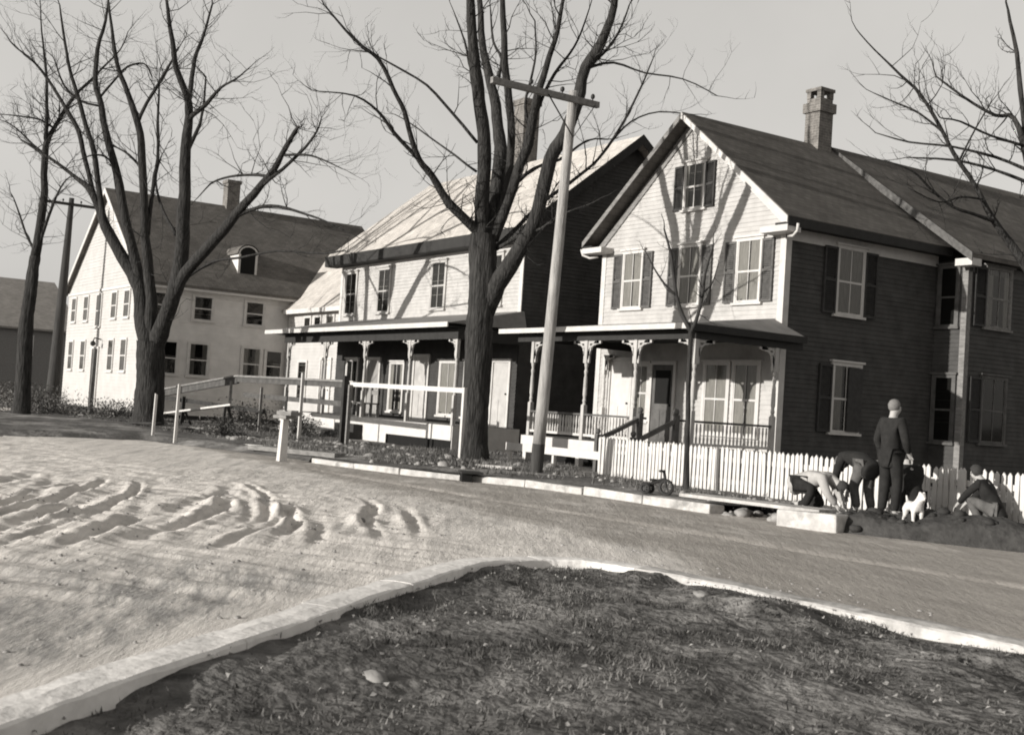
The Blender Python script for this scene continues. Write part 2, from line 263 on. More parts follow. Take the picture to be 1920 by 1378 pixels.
TREES={
 't2':[
  (1,[[-24.9,15.46,0.07,0.415],[-24.9,15.46,0.37,0.367],[-24.91,15.45,1.19,0.32],[-24.91,15.45,2.21,0.32],[-24.92,15.43,3.49,0.326],[-24.92,15.43,4.52,0.32],[-24.95,15.39,5.54,0.296]]),
  (0,[[-24.96,15.37,5.41,0.213],[-24.81,15.22,6.28,0.176],[-24.65,15.09,7.26,0.169],[-24.53,14.9,8.1,0.157],[-24.44,14.67,8.8,0.15],[-24.34,14.45,9.49,0.137],[-24.23,14.24,10.29,0.113],[-24.14,14.0,11.46,0.068]]),
  (0,[[-24.89,15.48,5.42,0.201],[-25.11,15.76,6.65,0.174],[-25.38,15.98,7.64,0.17],[-25.72,16.1,8.38,0.147],[-26.11,16.12,9.26,0.124],[-26.53,16.11,10.15,0.107],[-26.92,16.14,11.07,0.089],[-27.32,16.15,12.72,0.051]]),
  (0,[[-24.87,15.57,5.56,0.119],[-24.79,15.83,6.62,0.095],[-24.82,15.92,7.68,0.095],[-24.93,15.88,8.74,0.096],[-25.06,15.82,9.53,0.096],[-25.2,15.75,10.47,0.084],[-25.34,15.67,12.07,0.048]]),
  (0,[[-24.82,15.59,5.43,0.142],[-24.44,15.69,6.37,0.117],[-24.09,15.74,7.17,0.116],[-23.79,15.73,7.63,0.121],[-23.53,15.65,8.2,0.109],[-23.25,15.6,8.77,0.085],[-22.94,15.6,9.45,0.067],[-22.65,15.57,9.99,0.056],[-22.38,15.5,10.88,0.033]]),
  (0,[[-24.86,15.53,3.69,0.237],[-24.54,15.61,4.33,0.223],[-24.22,15.71,4.76,0.21],[-23.85,15.87,5.39,0.191],[-23.51,15.99,6.1,0.167],[-23.22,16.03,7.26,0.165],[-22.88,16.15,7.82,0.158],[-22.59,16.19,8.45,0.14],[-22.33,16.19,9.23,0.128],[-21.98,16.32,9.77,0.111],[-21.68,16.38,10.56,0.082],[-21.47,16.3,11.33,0.054]]),
  (0,[[-24.96,15.37,5.54,0.154],[-24.98,14.91,5.8,0.123],[-25.03,14.4,6.18,0.105],[-25.05,13.93,6.74,0.087],[-25.02,13.53,7.05,0.074],[-24.92,13.26,7.48,0.062],[-24.82,12.97,8.03,0.056],[-24.76,12.62,8.51,0.05],[-24.77,12.17,9.09,0.044],[-24.85,11.62,9.41,0.033],[-24.94,11.04,9.9,0.022]]),
  (0,[[-25.02,13.49,7.08,0.052],[-25.04,12.87,7.56,0.045],[-24.97,12.37,7.97,0.034],[-24.97,11.77,8.2,0.022],[-25.1,10.98,8.16,0.014]]),
  (0,[[-24.67,14.88,7.63,0.041],[-24.91,14.31,8.24,0.035],[-25.18,13.7,8.87,0.029],[-25.51,12.99,9.23,0.023],[-25.84,12.3,9.59,0.011]]),
  (0,[[-24.8,14.98,6.98,0.035],[-25.7,14.53,7.63,0.024],[-26.59,14.09,8.25,0.018],[-27.26,13.98,8.57,0.012]]),
  (0,[[-24.81,15.6,5.17,0.071],[-24.73,16.2,5.83,0.054],[-24.54,16.95,6.64,0.048],[-24.38,17.67,7.26,0.043],[-24.35,18.19,7.74,0.037],[-24.36,18.65,8.32,0.037],[-24.36,19.12,9.12,0.031],[-24.42,19.5,9.88,0.025],[-24.48,19.88,10.68,0.013]]),
  (0,[[-24.36,18.65,8.32,0.031],[-24.47,19.31,8.93,0.025],[-24.47,20.16,9.34,0.019],[-24.32,21.22,9.44,0.013]]),
  (0,[[-22.33,16.19,9.2,0.045],[-21.99,16.71,9.39,0.028],[-21.59,17.33,9.2,0.022],[-21.12,18.05,9.13,0.017],[-20.68,18.72,8.79,0.011]]),
  (0,[[-22.32,16.21,9.23,0.045],[-22.18,16.54,9.61,0.039],[-22.07,16.83,10.07,0.028],[-22.0,17.07,10.8,0.017]]),
  (0,[[-24.81,15.6,5.17,0.053],[-24.03,15.9,5.54,0.041],[-23.4,15.99,5.64,0.034],[-22.79,16.04,5.88,0.023],[-22.07,16.27,6.08,0.017]]),
  (0,[[-24.31,15.7,6.68,0.053],[-24.39,16.32,7.2,0.042],[-24.38,17.08,7.56,0.036],[-24.37,17.84,8.15,0.024],[-24.41,18.53,8.32,0.019]]),
  (0,[[-23.55,15.67,8.14,0.051],[-23.31,15.77,8.69,0.04],[-23.08,15.87,9.16,0.04],[-22.78,16.07,9.64,0.028],[-22.54,16.16,10.1,0.022],[-22.32,16.24,10.8,0.011]]),
  (0,[[-23.68,15.8,7.72,0.046],[-23.67,15.5,8.45,0.034],[-23.47,15.48,9.03,0.028],[-23.28,15.45,9.61,0.023],[-23.17,15.29,10.29,0.017]]),
  (0,[[-24.44,14.67,8.8,0.04],[-24.48,14.4,9.38,0.029],[-24.46,14.24,9.84,0.023],[-24.54,13.91,10.54,0.011]]),
  (0,[[-25.16,15.66,9.39,0.042],[-25.54,15.93,10.05,0.037],[-26.06,15.99,10.58,0.031],[-26.53,16.13,11.54,0.019]]),
 ],
 't1':[
  (1,[[-40.85,12.53,-0.06,0.565],[-40.84,12.54,0.4,0.486],[-40.84,12.54,1.47,0.455],[-40.87,12.49,2.18,0.455],[-40.89,12.46,2.9,0.455]]),
  (0,[[-40.92,12.43,2.72,0.329],[-41.18,12.21,3.78,0.299],[-41.39,12.1,4.67,0.268],[-41.74,11.76,5.38,0.221],[-42.23,11.21,6.4,0.19],[-42.58,10.88,7.33,0.143],[-42.93,10.54,8.03,0.104],[-43.36,10.08,8.45,0.064],[-43.9,9.45,8.97,0.048],[-44.59,8.61,9.55,0.024]]),
  (0,[[-42.15,11.31,6.26,0.127],[-42.22,10.99,6.91,0.111],[-42.23,10.73,7.98,0.095],[-42.27,10.46,9.23,0.086],[-42.27,10.24,9.8,0.078],[-42.38,9.83,10.97,0.07],[-42.43,9.53,11.82,0.054],[-42.44,9.3,12.64,0.047],[-42.45,9.06,13.85,0.023]]),
  (0,[[-42.71,10.75,7.6,0.087],[-43.02,10.4,8.96,0.08],[-43.24,10.18,9.87,0.08],[-43.57,9.8,10.61,0.072],[-43.95,9.34,11.46,0.056],[-44.39,8.79,12.24,0.04],[-44.82,8.24,12.74,0.024]]),
  (0,[[-41.39,12.1,4.67,0.205],[-41.64,11.87,5.93,0.174],[-41.96,11.54,7.22,0.158],[-42.22,11.29,8.56,0.143],[-42.57,10.91,9.9,0.119],[-42.8,10.72,10.91,0.104],[-43.01,10.54,11.65,0.088],[-43.12,10.54,12.8,0.072],[-43.08,10.74,13.84,0.048],[-43.14,10.79,14.99,0.024]]),
  (0,[[-40.89,12.47,2.81,0.235],[-40.87,12.38,3.61,0.211],[-40.83,12.32,4.31,0.195],[-40.89,12.12,5.67,0.172],[-40.97,11.88,7.76,0.14],[-41.02,11.69,9.44,0.125],[-41.07,11.49,10.28,0.109],[-41.29,11.05,11.38,0.085],[-41.38,10.8,12.01,0.07],[-41.41,10.63,12.71,0.062],[-41.5,10.38,14.11,0.031]]),
  (0,[[-41.05,11.55,10.21,0.07],[-40.73,11.68,10.74,0.062],[-40.4,11.83,11.19,0.062],[-40.01,12.06,11.87,0.054],[-39.68,12.2,12.33,0.023]]),
  (0,[[-40.87,12.1,6.44,0.078],[-41.23,12.24,8.15,0.071],[-41.57,12.4,9.15,0.064],[-41.99,12.45,10.92,0.048],[-42.38,12.53,12.03,0.024]]),
  (0,[[-40.82,12.58,2.73,0.329],[-40.41,12.66,3.44,0.28],[-40.0,12.75,4.15,0.263],[-39.59,12.82,5.02,0.246],[-39.27,12.76,6.22,0.228],[-39.0,12.64,7.08,0.212],[-38.76,12.46,9.07,0.165],[-38.44,12.4,10.07,0.134],[-38.22,12.2,10.66,0.111],[-38.14,11.78,11.44,0.088],[-37.94,11.54,12.16,0.08],[-37.81,11.21,13.4,0.043]]),
  (0,[[-38.3,12.29,10.43,0.089],[-39.12,12.6,11.16,0.083],[-39.93,12.92,12.34,0.07],[-40.66,13.36,13.25,0.055],[-41.36,13.85,14.73,0.032]]),
  (0,[[-38.47,12.42,9.97,0.089],[-37.97,12.53,10.2,0.074],[-37.47,12.63,10.4,0.066],[-36.9,12.84,10.8,0.043],[-36.31,13.09,11.02,0.029],[-35.74,13.31,11.33,0.014]]),
  (0,[[-38.72,12.52,8.99,0.075],[-39.48,13.04,9.89,0.061],[-40.29,13.46,10.88,0.047],[-41.19,13.76,12.15,0.032]]),
  (0,[[-39.9,12.79,4.33,0.201],[-39.14,12.92,5.18,0.198],[-38.34,13.12,5.74,0.188],[-37.46,13.45,6.47,0.17],[-36.57,13.77,7.27,0.139],[-35.68,14.12,8.07,0.101],[-34.96,14.19,8.66,0.085],[-34.22,14.29,9.29,0.063],[-33.64,14.16,9.3,0.027]]),
  (0,[[-35.85,14.05,7.85,0.072],[-34.83,14.5,8.54,0.057],[-33.96,14.71,9.05,0.042],[-33.31,14.61,9.3,0.027],[-32.71,14.41,9.45,0.013]]),
  (0,[[-34.96,14.19,8.65,0.042],[-34.14,14.6,8.62,0.035],[-33.42,14.86,8.41,0.028],[-32.67,15.17,8.09,0.014]]),
  (0,[[-36.91,13.66,6.9,0.073],[-36.31,14.03,7.15,0.058],[-35.66,14.48,7.18,0.051],[-34.91,15.07,6.96,0.036],[-34.28,15.48,6.74,0.028],[-33.69,15.84,6.46,0.021]]),
  (0,[[-39.24,12.97,5.02,0.069],[-37.94,13.36,5.5,0.045],[-36.65,13.75,5.58,0.037],[-35.2,14.37,5.76,0.029],[-33.63,15.17,5.67,0.028],[-32.49,15.32,5.7,0.02]]),
  (0,[[-35.68,14.12,8.07,0.057],[-36.69,13.92,8.22,0.044],[-37.78,13.62,8.24,0.037],[-38.82,13.39,8.1,0.03],[-39.77,13.3,7.72,0.016]]),
  (0,[[-39.35,12.54,6.37,0.061],[-40.54,12.42,7.26,0.047],[-41.64,12.44,8.38,0.04],[-42.51,12.8,9.29,0.033]]),
  (0,[[-41.05,11.69,8.73,0.047],[-41.64,11.44,9.13,0.039],[-42.26,11.15,9.43,0.024],[-42.88,10.85,9.71,0.016]]),
  (0,[[-42.13,11.39,8.18,0.048],[-41.95,10.93,8.9,0.039],[-41.79,10.44,8.98,0.031],[-41.66,9.91,8.69,0.015]]),
  (0,[[-42.77,10.74,10.82,0.048],[-43.1,10.1,10.94,0.04],[-43.34,9.59,11.43,0.032],[-43.44,9.3,12.12,0.024]]),
  (0,[[-42.82,10.72,11.19,0.048],[-42.28,10.99,11.7,0.04],[-41.74,11.25,12.1,0.039],[-41.14,11.61,12.15,0.031],[-40.66,11.77,11.64,0.023]]),
 ],
 't0':[
  (1,[[-46.34,9.65,0.03,0.337],[-46.34,9.66,0.8,0.275],[-46.37,9.61,3.48,0.245],[-46.33,9.66,4.64,0.214],[-46.3,9.72,5.8,0.176]]),
  (0,[[-46.3,9.72,5.8,0.176],[-46.23,9.83,7.55,0.138],[-46.25,9.79,9.29,0.122],[-46.23,9.83,10.03,0.107]]),
  (0,[[-46.24,9.8,9.87,0.084],[-46.18,9.72,10.63,0.069],[-46.11,9.65,11.57,0.053],[-46.09,9.5,12.7,0.046],[-46.11,9.3,13.82,0.03],[-46.09,9.15,14.95,0.015]]),
  (0,[[-46.22,9.83,9.95,0.092],[-46.23,10.06,10.6,0.077],[-46.21,10.33,11.23,0.069],[-46.08,10.77,11.98,0.054],[-45.83,11.4,12.85,0.039],[-45.62,11.96,13.62,0.023],[-45.62,12.2,14.37,0.016]]),
  (0,[[-46.25,9.79,6.19,0.069],[-45.88,9.99,7.25,0.061],[-45.56,10.11,7.91,0.045],[-45.24,10.24,8.37,0.03],[-44.88,10.41,8.64,0.015]]),
  (0,[[-46.33,9.67,5.99,0.061],[-46.78,9.47,6.58,0.046],[-47.22,9.28,7.28,0.039],[-47.67,9.08,7.98,0.023]]),
  (0,[[-46.24,9.8,9.48,0.046],[-46.65,9.38,9.86,0.038],[-47.11,8.88,10.42,0.031],[-47.55,8.4,10.7,0.015]]),
  (0,[[-46.25,9.98,10.49,0.046],[-46.35,9.53,10.72,0.038],[-46.56,8.92,10.77,0.03],[-46.75,8.33,10.75,0.015]]),
 ],
 't3':[
  (1,[[-12.65,20.78,-0.33,0.239],[-12.72,20.67,0.8,0.21],[-12.85,20.48,2.13,0.191],[-12.99,20.27,3.26,0.163],[-13.15,20.02,4.11,0.134]]),
  (0,[[-13.15,20.02,4.09,0.105],[-13.36,19.54,4.74,0.081],[-13.58,19.05,5.36,0.057],[-13.71,18.68,5.88,0.043],[-13.89,18.25,6.47,0.038],[-13.98,17.96,6.87,0.033],[-14.13,17.57,7.42,0.028],[-14.28,17.18,7.72,0.023],[-14.48,16.72,8.09,0.014],[-14.61,16.36,8.42,0.009]]),
  (0,[[-13.57,19.08,5.32,0.038],[-13.62,18.6,5.37,0.033],[-13.7,18.07,5.43,0.028],[-13.78,17.56,5.67,0.023],[-13.81,17.1,5.92,0.018],[-13.92,16.53,6.03,0.009]]),
  (0,[[-13.96,18.01,6.8,0.023],[-14.11,17.77,7.0,0.019],[-14.24,17.54,7.15,0.019],[-14.44,17.22,7.28,0.014],[-14.62,16.92,7.4,0.009]]),
  (0,[[-13.15,20.02,4.09,0.096],[-13.32,19.96,5.37,0.087],[-13.5,19.89,6.55,0.072],[-13.74,19.7,7.33,0.044],[-13.99,19.52,7.4,0.034],[-14.4,19.09,7.72,0.024],[-14.75,18.75,8.1,0.015]]),
  (0,[[-13.48,19.87,6.35,0.039],[-13.89,19.45,6.59,0.029],[-14.39,18.89,6.74,0.024],[-14.92,18.3,6.81,0.02],[-15.34,17.86,6.97,0.01]]),
  (0,[[-13.45,19.88,6.11,0.039],[-13.8,19.34,6.32,0.029],[-14.22,18.69,6.45,0.024],[-14.69,17.97,6.44,0.014]]),
  (0,[[-13.55,19.86,6.8,0.034],[-13.72,19.07,6.88,0.024],[-13.85,18.33,7.03,0.019],[-13.84,17.82,6.99,0.014]]),
  (0,[[-13.5,19.89,6.55,0.058],[-13.7,19.91,7.58,0.049],[-13.91,19.93,8.62,0.039],[-14.13,19.93,9.48,0.025]]),
  (0,[[-13.84,18.36,6.35,0.019],[-13.38,18.14,6.81,0.014],[-12.93,17.92,7.15,0.009]]),
  (0,[[-13.65,18.84,5.68,0.024],[-13.63,18.14,5.62,0.019],[-13.57,17.5,5.43,0.014],[-13.62,16.7,5.58,0.009]]),
 ],
 'sap':[
  (1,[[-17.26,15.43,0.09,0.07],[-17.27,15.41,0.8,0.05],[-17.29,15.38,1.89,0.045],[-17.3,15.36,2.69,0.045],[-17.3,15.36,3.09,0.045]]),
  (0,[[-17.3,15.36,3.07,0.04],[-17.45,15.26,3.39,0.04],[-17.57,15.18,3.74,0.035],[-17.67,15.15,4.19,0.03],[-17.77,15.12,4.6,0.025],[-17.89,15.05,5.01,0.015]]),
  (0,[[-17.3,15.36,3.07,0.04],[-17.19,15.38,3.29,0.035],[-17.09,15.39,3.69,0.03],[-17.01,15.36,4.18,0.02],[-16.88,15.41,4.67,0.015]]),
  (0,[[-17.57,15.18,3.74,0.025],[-17.72,14.98,3.97,0.02],[-17.85,14.81,4.26,0.015],[-17.92,14.72,4.46,0.01]]),
  (0,[[-17.07,15.39,3.79,0.02],[-17.11,15.64,4.01,0.015],[-17.19,15.82,4.34,0.01]]),
 ],
}
# ---------------- ground, road, verge, island ----------------
def fbm(x,y,s,o=4,seed=0): return mn.fractal(Vector((x*s,y*s,seed*7.3)),1.0,2.0,o)
def grid(name,xs,ys,zf,m,kind='structure'):
    v=[(x,y,zf(x,y)) for y in ys for x in xs]; nx=len(xs)
    f=[(j*nx+i,j*nx+i+1,(j+1)*nx+i+1,(j+1)*nx+i) for j in range(len(ys)-1) for i in range(nx-1)]
    me=D.meshes.new(name); me.from_pydata(v,[],f); me.polygons.foreach_set('use_smooth',[True]*len(f)); me.materials.append(m)
    o=D.objects.new(name,me); C.objects.link(o); o['kind']=kind; return o
mg=mat('far_ground',.12,.95,.3,.3,.01,5)
gb=MB(); gb.quad((-900,-900,-.4),(900,-900,-.4),(900,900,-.4),(-900,900,-.4)); o=gb.build('ground',mg); o['kind']='structure'
# road: sand-strewn dirt on the left, packed gravel on the right
def road_mat():
    m=D.materials.new('dirt_road'); m.use_nodes=True; t=m.node_tree; N=t.nodes; L=t.links; b=N['Principled BSDF']; b.inputs['Roughness'].default_value=.95; b.inputs['Specular IOR Level'].default_value=.05
    tc=N.new('ShaderNodeTexCoord')
    def noise(s,det=6,st=(1,1,1),rot=0,rough=.6):
        m0=N.new('ShaderNodeMapping'); m0.inputs['Rotation'].default_value=(0,0,rot); L.new(tc.outputs['Object'],m0.inputs[0]); mp=N.new('ShaderNodeMapping'); mp.inputs['Scale'].default_value=st; L.new(m0.outputs[0],mp.inputs[0])
        n=N.new('ShaderNodeTexNoise'); n.inputs['Scale'].default_value=s; n.inputs['Detail'].default_value=det; n.inputs['Roughness'].default_value=rough; L.new(mp.outputs[0],n.inputs['Vector']); return n.outputs['Fac']
    def ramp(src,p0,p1,c0,c1):
        r=N.new('ShaderNodeValToRGB'); e=r.color_ramp.elements; e[0].position=p0; e[1].position=p1; e[0].color=g(c0); e[1].color=g(c1); L.new(src,r.inputs[0]); return r.outputs[0]
    def mix(f,a,c,mode='MIX'):
        x=N.new('ShaderNodeMixRGB'); x.blend_type=mode
        if isinstance(f,float): x.inputs[0].default_value=f
        else: L.new(f,x.inputs[0])
        L.new(a,x.inputs[1]); L.new(c,x.inputs[2]); return x.outputs[0]
    at=N.new('ShaderNodeAttribute'); at.attribute_name='sand'
    gravel=ramp(noise(1.1,8,(1,2.5,1)),.3,.7,.33,.46)
    fine=ramp(noise(26,4),.3,.7,.75,1.1)
    gravel=mix(1.0,gravel,fine,'MULTIPLY')
    sand=ramp(noise(1.3,9,(.6,3,1),.64,.7),.3,.62,.52,.80)
    streak=ramp(noise(1.0,9,(.35,4,1),.5,.72),.36,.5,.55,1.0)
    sand=mix(.6,sand,streak,'MULTIPLY')
    sm=N.new('ShaderNodeMath'); sm.operation='ADD'; L.new(at.outputs['Fac'],sm.inputs[0])
    s2=N.new('ShaderNodeMath'); s2.operation='MULTIPLY_ADD'; L.new(noise(.8,8,(1,2,1),.3,.7),s2.inputs[0]); s2.inputs[1].default_value=1.9; s2.inputs[2].default_value=-.95
    L.new(s2.outputs[0],sm.inputs[1])
    mr=N.new('ShaderNodeMapRange'); mr.inputs[1].default_value=.22; mr.inputs[2].default_value=.78; L.new(sm.outputs[0],mr.inputs[0])
    col=mix(mr.outputs[0],gravel,sand)
    at2=N.new('ShaderNodeAttribute'); at2.attribute_name='rough'
    rk=ramp(noise(2.2,9,(.5,2.2,1),.35,.75),.42,.58,.0,1.0); rm=N.new('ShaderNodeMath'); rm.operation='MULTIPLY'; L.new(at2.outputs['Fac'],rm.inputs[0]); L.new(rk,rm.inputs[1])
    dk=ramp(noise(7,6),.3,.7,.22,.38); col=mix(rm.outputs[0],col,dk)
    L.new(col,b.inputs['Base Color'])
    bp=N.new('ShaderNodeBump'); bp.inputs['Strength'].default_value=1; bp.inputs['Distance'].default_value=.03
    L.new(noise(4,10,(.4,1.8,1),.6,.72),bp.inputs['Height']); L.new(bp.outputs[0],b.inputs['Normal']); return m
def ss(a,b,x):
    t=max(0,min(1,(x-a)/(b-a))); return t*t*(3-2*t)
def sandf(x,y):
    # bright loose sand: a wide tongue from the left and along the side street
    v=max(ss(-10.5,-13.5,x-.3*(y-5))*ss(1.0,3.2,y+.3*(x+11)), .42*ss(-8.5,-11,x-.2*(y-5)))
    v=max(v, ss(3.6,2.2,y-(-(x+5.65)*1.15+1.6)) if x<-5 else 0)
    v*=1-.75*ss(8.6,9.6,y-.08*(-x-18))
    return v
_rt=random.Random(9); TRK=[]
for k in range(30):
    ub=_rt.uniform(-12.2,-9.2); TRK.append((-8.2+.23*k+_rt.uniform(-.1,.1),-_rt.uniform(.012,.05),ub-_rt.uniform(3.0,7.0),ub,_rt.uniform(.22,.6),_rt.uniform(.06,.12)))
def roadz(x,y):
    z=.012*fbm(x,y,.6,4,1)
    # churned ridges of the sand heap, combed diagonally
    m=ss(0,2.0,-(x+9.4+.35*(y-2.5)))*ss(.6,2.2,y)*ss(8.9,7.6,y)*ss(-24,-18.5,x)
    if m>0:
        u=x*.80-y*.60; v=x*.60+y*.80
        wv=fbm(u*.4,v*2.0+1.0*fbm(u,v,.35,3,4),1.0,5,2); wv=.9*wv+.35*(1-2.2*abs(fbm(u*.3,v*1.1,1.0,3,31)))-.15
        ww=.10*fbm(u*.5,v*.5,1.0,3,41); hsum=0
        for (v0,cv,ua,ub,A,wd) in TRK:
            if u<ua-.6 or u>ub+.6: continue
            d=v-(v0+cv*(u-ub)**2)-ww
            if abs(d)>.5: continue
            en=ss(ua-.6,ua+1.2,u)*ss(ub+.6,ub-1.2,u)*A*(.8+.55*fbm(u*.8,v0*3,1.0,3,6))
            hsum+=en*(.085*math.exp(-((d+wd*1.7)/(wd*.9))**2)+.05*math.exp(-((d-wd*1.6)/(wd*.8))**2)-.09*math.exp(-(d/wd)**2))
        z+=m*(.02+max(-.12,min(.2,hsum))+.03*fbm(x*.9,y*.9,1.0,4,19))+m*.011*fbm(x*7,y*7,1.0,4,9)
    m2=ss(-7,-9,x)*ss(7.5,6,y)
    z+=m2*.03*fbm(x*.7+y*.5,y*2.2-x*1.6,1.0,5,3)
    # wheel rut
    z-=.03*math.exp(-((y-10.1-.06*(x+20))/.12)**2)*ss(-24,-20,x)
    return z
xs=list(np.arange(-60,-34,.25))+list(np.arange(-34,-22,.08))+list(np.arange(-22,-8,.038))+list(np.arange(-8,16,.16))
ys=list(np.arange(-14,0,.3))+list(np.arange(0,9.2,.038))+list(np.arange(9.2,13.6,.06))+[13.6,14.5]
rd=grid('road',xs,ys,roadz,road_mat())
at=rd.data.attributes.new('sand','FLOAT','POINT'); co_=np.empty(len(rd.data.vertices)*3); rd.data.vertices.foreach_get('co',co_)
co_=co_.reshape(-1,3); at.data.foreach_set('value',[sandf(a,b) for a,b,_ in co_])
def roughf(x,y):   # distance out from the island's left kerb
    t=((x+5.5)*-.66+(y-1.4)*.75); s=(x+5.5)*-.75-(y-1.4)*.66   # along, outward
    return ss(.25,.7,s)*ss(3.2,1.8,s)*ss(5.2,3.6,t)
a2=rd.data.attributes.new('rough','FLOAT','POINT'); a2.data.foreach_set('value',[roughf(a,b) for a,b,_ in co_])
# verge and yards behind the far kerb
B=[(25,16.3),(-6,15.9),(-8,15.5),(-10.2,14.55),(-11.2,13.75),(-12.3,13.3),(-12.45,14.2),(-14.0,14.2),(-14.15,13.16),(-17.8,13.1),(-19.5,12.3),(-21,11.6),(-24,11.0),(-28,10.4),(-31.6,9.6),(-31.2,7.6),(-30.2,4),(-28.5,-4),(-26,-30)]
Bd=[]
for (a,b) in zip(B[:-1],B[1:]):
    L_=math.dist(a,b); n=max(1,int(L_/(.14 if a[0]<-5 else .5)))
    if b[1]<3: n=max(1,int(L_/.8))
    for k in range(n): Bd.append((a[0]+(b[0]-a[0])*k/n,a[1]+(b[1]-a[1])*k/n))
Bd.append(B[-1])
def vz(x,y,d):
    base=.13*ss(0,.9 if x<-24.2 else .01,d+ (0 if x<-24.2 else .02))
    return base+.03*fbm(x,y,.9,4,5)*ss(0,.6,d)+.05*max(0,fbm(x,y,.5,5,8))*ss(.3,2,d)*(1 if x<-23 else .4)-.10*ss(14,60,d)
V=[];F_=[];rows=84
for i,(bx,by) in enumerate(Bd):
    th=ss(-20,-34,bx)*R(78); dx,dy=-math.sin(th),math.cos(th)
    for k in range(rows):
        d=230*(k/(rows-1))**3; x,y=bx+dx*d,by+dy*d; V.append((x,y,vz(x,y,d)))
for i in range(len(Bd)-1):
    for k in range(rows-1): a=i*rows+k; F_.append((a,a+rows,a+rows+1,a+1))
me=D.meshes.new('verge'); me.from_pydata(V,[],F_); me.polygons.foreach_set('use_smooth',[True]*len(F_))
me.materials.append(mat('verge_dirt',.14,.95,.45,.9,.03,9,b2=(.34,.55,.56),spec=.05)); vo=D.objects.new('verge',me); C.objects.link(vo); vo['kind']='structure'
def vground(x,y): return .14
# far kerb of granite blocks; a fallen-open drain, then the last block
def block(mb,p,q,h,wd,dz=0):
    (x0,y0),(x1,y1)=p,q; d=Vector((x1-x0,y1-y0,0)).normalized(); n=Vector((-d.y,d.x,0))
    if n.y<0: n=-n
    a=Vector((x0,y0,0));b=Vector((x1,y1,0)); lo=-.1
    def j(): return Vector((random.uniform(-.01,.01),random.uniform(-.02,.02),random.uniform(-.022,.012)))
    mb.hexa([a+Vector((0,0,lo)),b+Vector((0,0,lo)),b+n*wd+Vector((0,0,lo)),a+n*wd+Vector((0,0,lo)),a+Vector((0,0,h))+j(),b+Vector((0,0,h))+j(),b+n*wd+Vector((0,0,h+dz))+j(),a+n*wd+Vector((0,0,h+dz))+j()])
kp=[(-14.0,13.02),(-15.6,13.0),(-17.2,12.98),(-18.6,12.7),(-19.9,12.1),(-21.2,11.5),(-22.6,11.2),(-24.1,10.95)]
for i,(p,q) in enumerate(zip(kp[:-1],kp[1:])):
    d=(Vector(q)-Vector(p)).normalized()*.012
    mb=MB(); block(mb,(p[0]+d.x,p[1]+d.y),(q[0]-d.x,q[1]-d.y),.145-.006*i,.34)
    o=mb.build('kerb',M['granite']); o['kind']='structure'
    bv=o.modifiers.new('bv','BEVEL'); bv.width=.018; bv.segments=2
mb=MB(); block(mb,(-12.45,12.86),(-11.55,13.1),.24,.42); o=mb.build('kerb_block',M['granite']); bv=o.modifiers.new('bv','BEVEL'); bv.width=.03; bv.segments=2
tag(o,'pale granite kerb block lying between the open drain and the dark dirt mound','stone block')
mb=MB(); mb.box(-14.1,-12.35,14.2,14.5,-.1,.125); mb.box(-14.25,-14.08,13.6,14.2,-.1,.115); mb.build('drain_wall',M['dark'])['kind']='structure'
mb=MB(); mb.bar((-14.75,13.25,.235),(-12.3,13.75,.225),.5,.05); o=mb.build('drain_slab',M['granite']); tag(o,'thin stone slab laid over the open drain in the kerb','stone slab')
def rock(mb,c,r):
    i0=len(mb.v); mb.ball(c,r,8,6,(random.uniform(.8,1.3),random.uniform(.7,1.2),random.uniform(.5,.8)))
    for k in range(i0,len(mb.v)):
        v=Vector(mb.v[k]); d=v-Vector(c); mb.v[k]=tuple(Vector(c)+d*(1+.35*mn.noise(v*3/r*.4)))
mb=MB()
for k in range(34): rock(mb,(random.uniform(-14,-12.5),random.uniform(13.2,14.1),random.uniform(0,.06)),random.uniform(.04,.11))
tag(mb.build('rubble',M['rubble'],smooth=True),'broken stone rubble lying in the open drain','rubble',kind='stuff')
# island kerb and turf in the foreground
KI=[(1.0,-7.0),(-1.4,-3.8),(-3.9,-.4),(-5.5,1.4),(-6.6,2.68),(-7.5,3.72),(-8.55,5.0),(-8.9,5.5),(-9.0,6.0),(-8.95,6.45),(-8.6,6.88),(-7.7,7.12),(-6.2,7.22),(-5.0,7.3),(-2,7.5),(4,7.6),(14,7.6)]
def smooth_poly(P,n=4):
    o=[]
    for i in range(len(P)-1):
        p0=Vector(P[max(i-1,0)]);p1=Vector(P[i]);p2=Vector(P[i+1]);p3=Vector(P[min(i+2,len(P)-1)])
        for k in range(n):
            t=k/n; o.append(.5*((2*p1)+(p2-p0)*t+(2*p0-5*p1+4*p2-p3)*t*t+(3*p1-p0-3*p2+p3)*t**3))
    o.append(Vector(P[-1])); return o
KS=smooth_poly(KI,6)
def inn(P,i,d):
    t=(P[min(i+1,len(P)-1)]-P[max(i-1,0)]).normalized(); return P[i]+Vector((t.y,-t.x))*d
prof=[(0,-.1),(0,.10),(.015,.118),(.13,.125),(.25,.12),(.27,.11),(.27,-.1)]; k=len(prof)
runs=[]; cur=[0]; acc=0
for i in range(1,len(KS)):
    acc+=(KS[i]-KS[i-1]).length; cur.append(i)
    if acc>1.15: runs.append(cur); cur=[i]; acc=0
runs.append(cur)
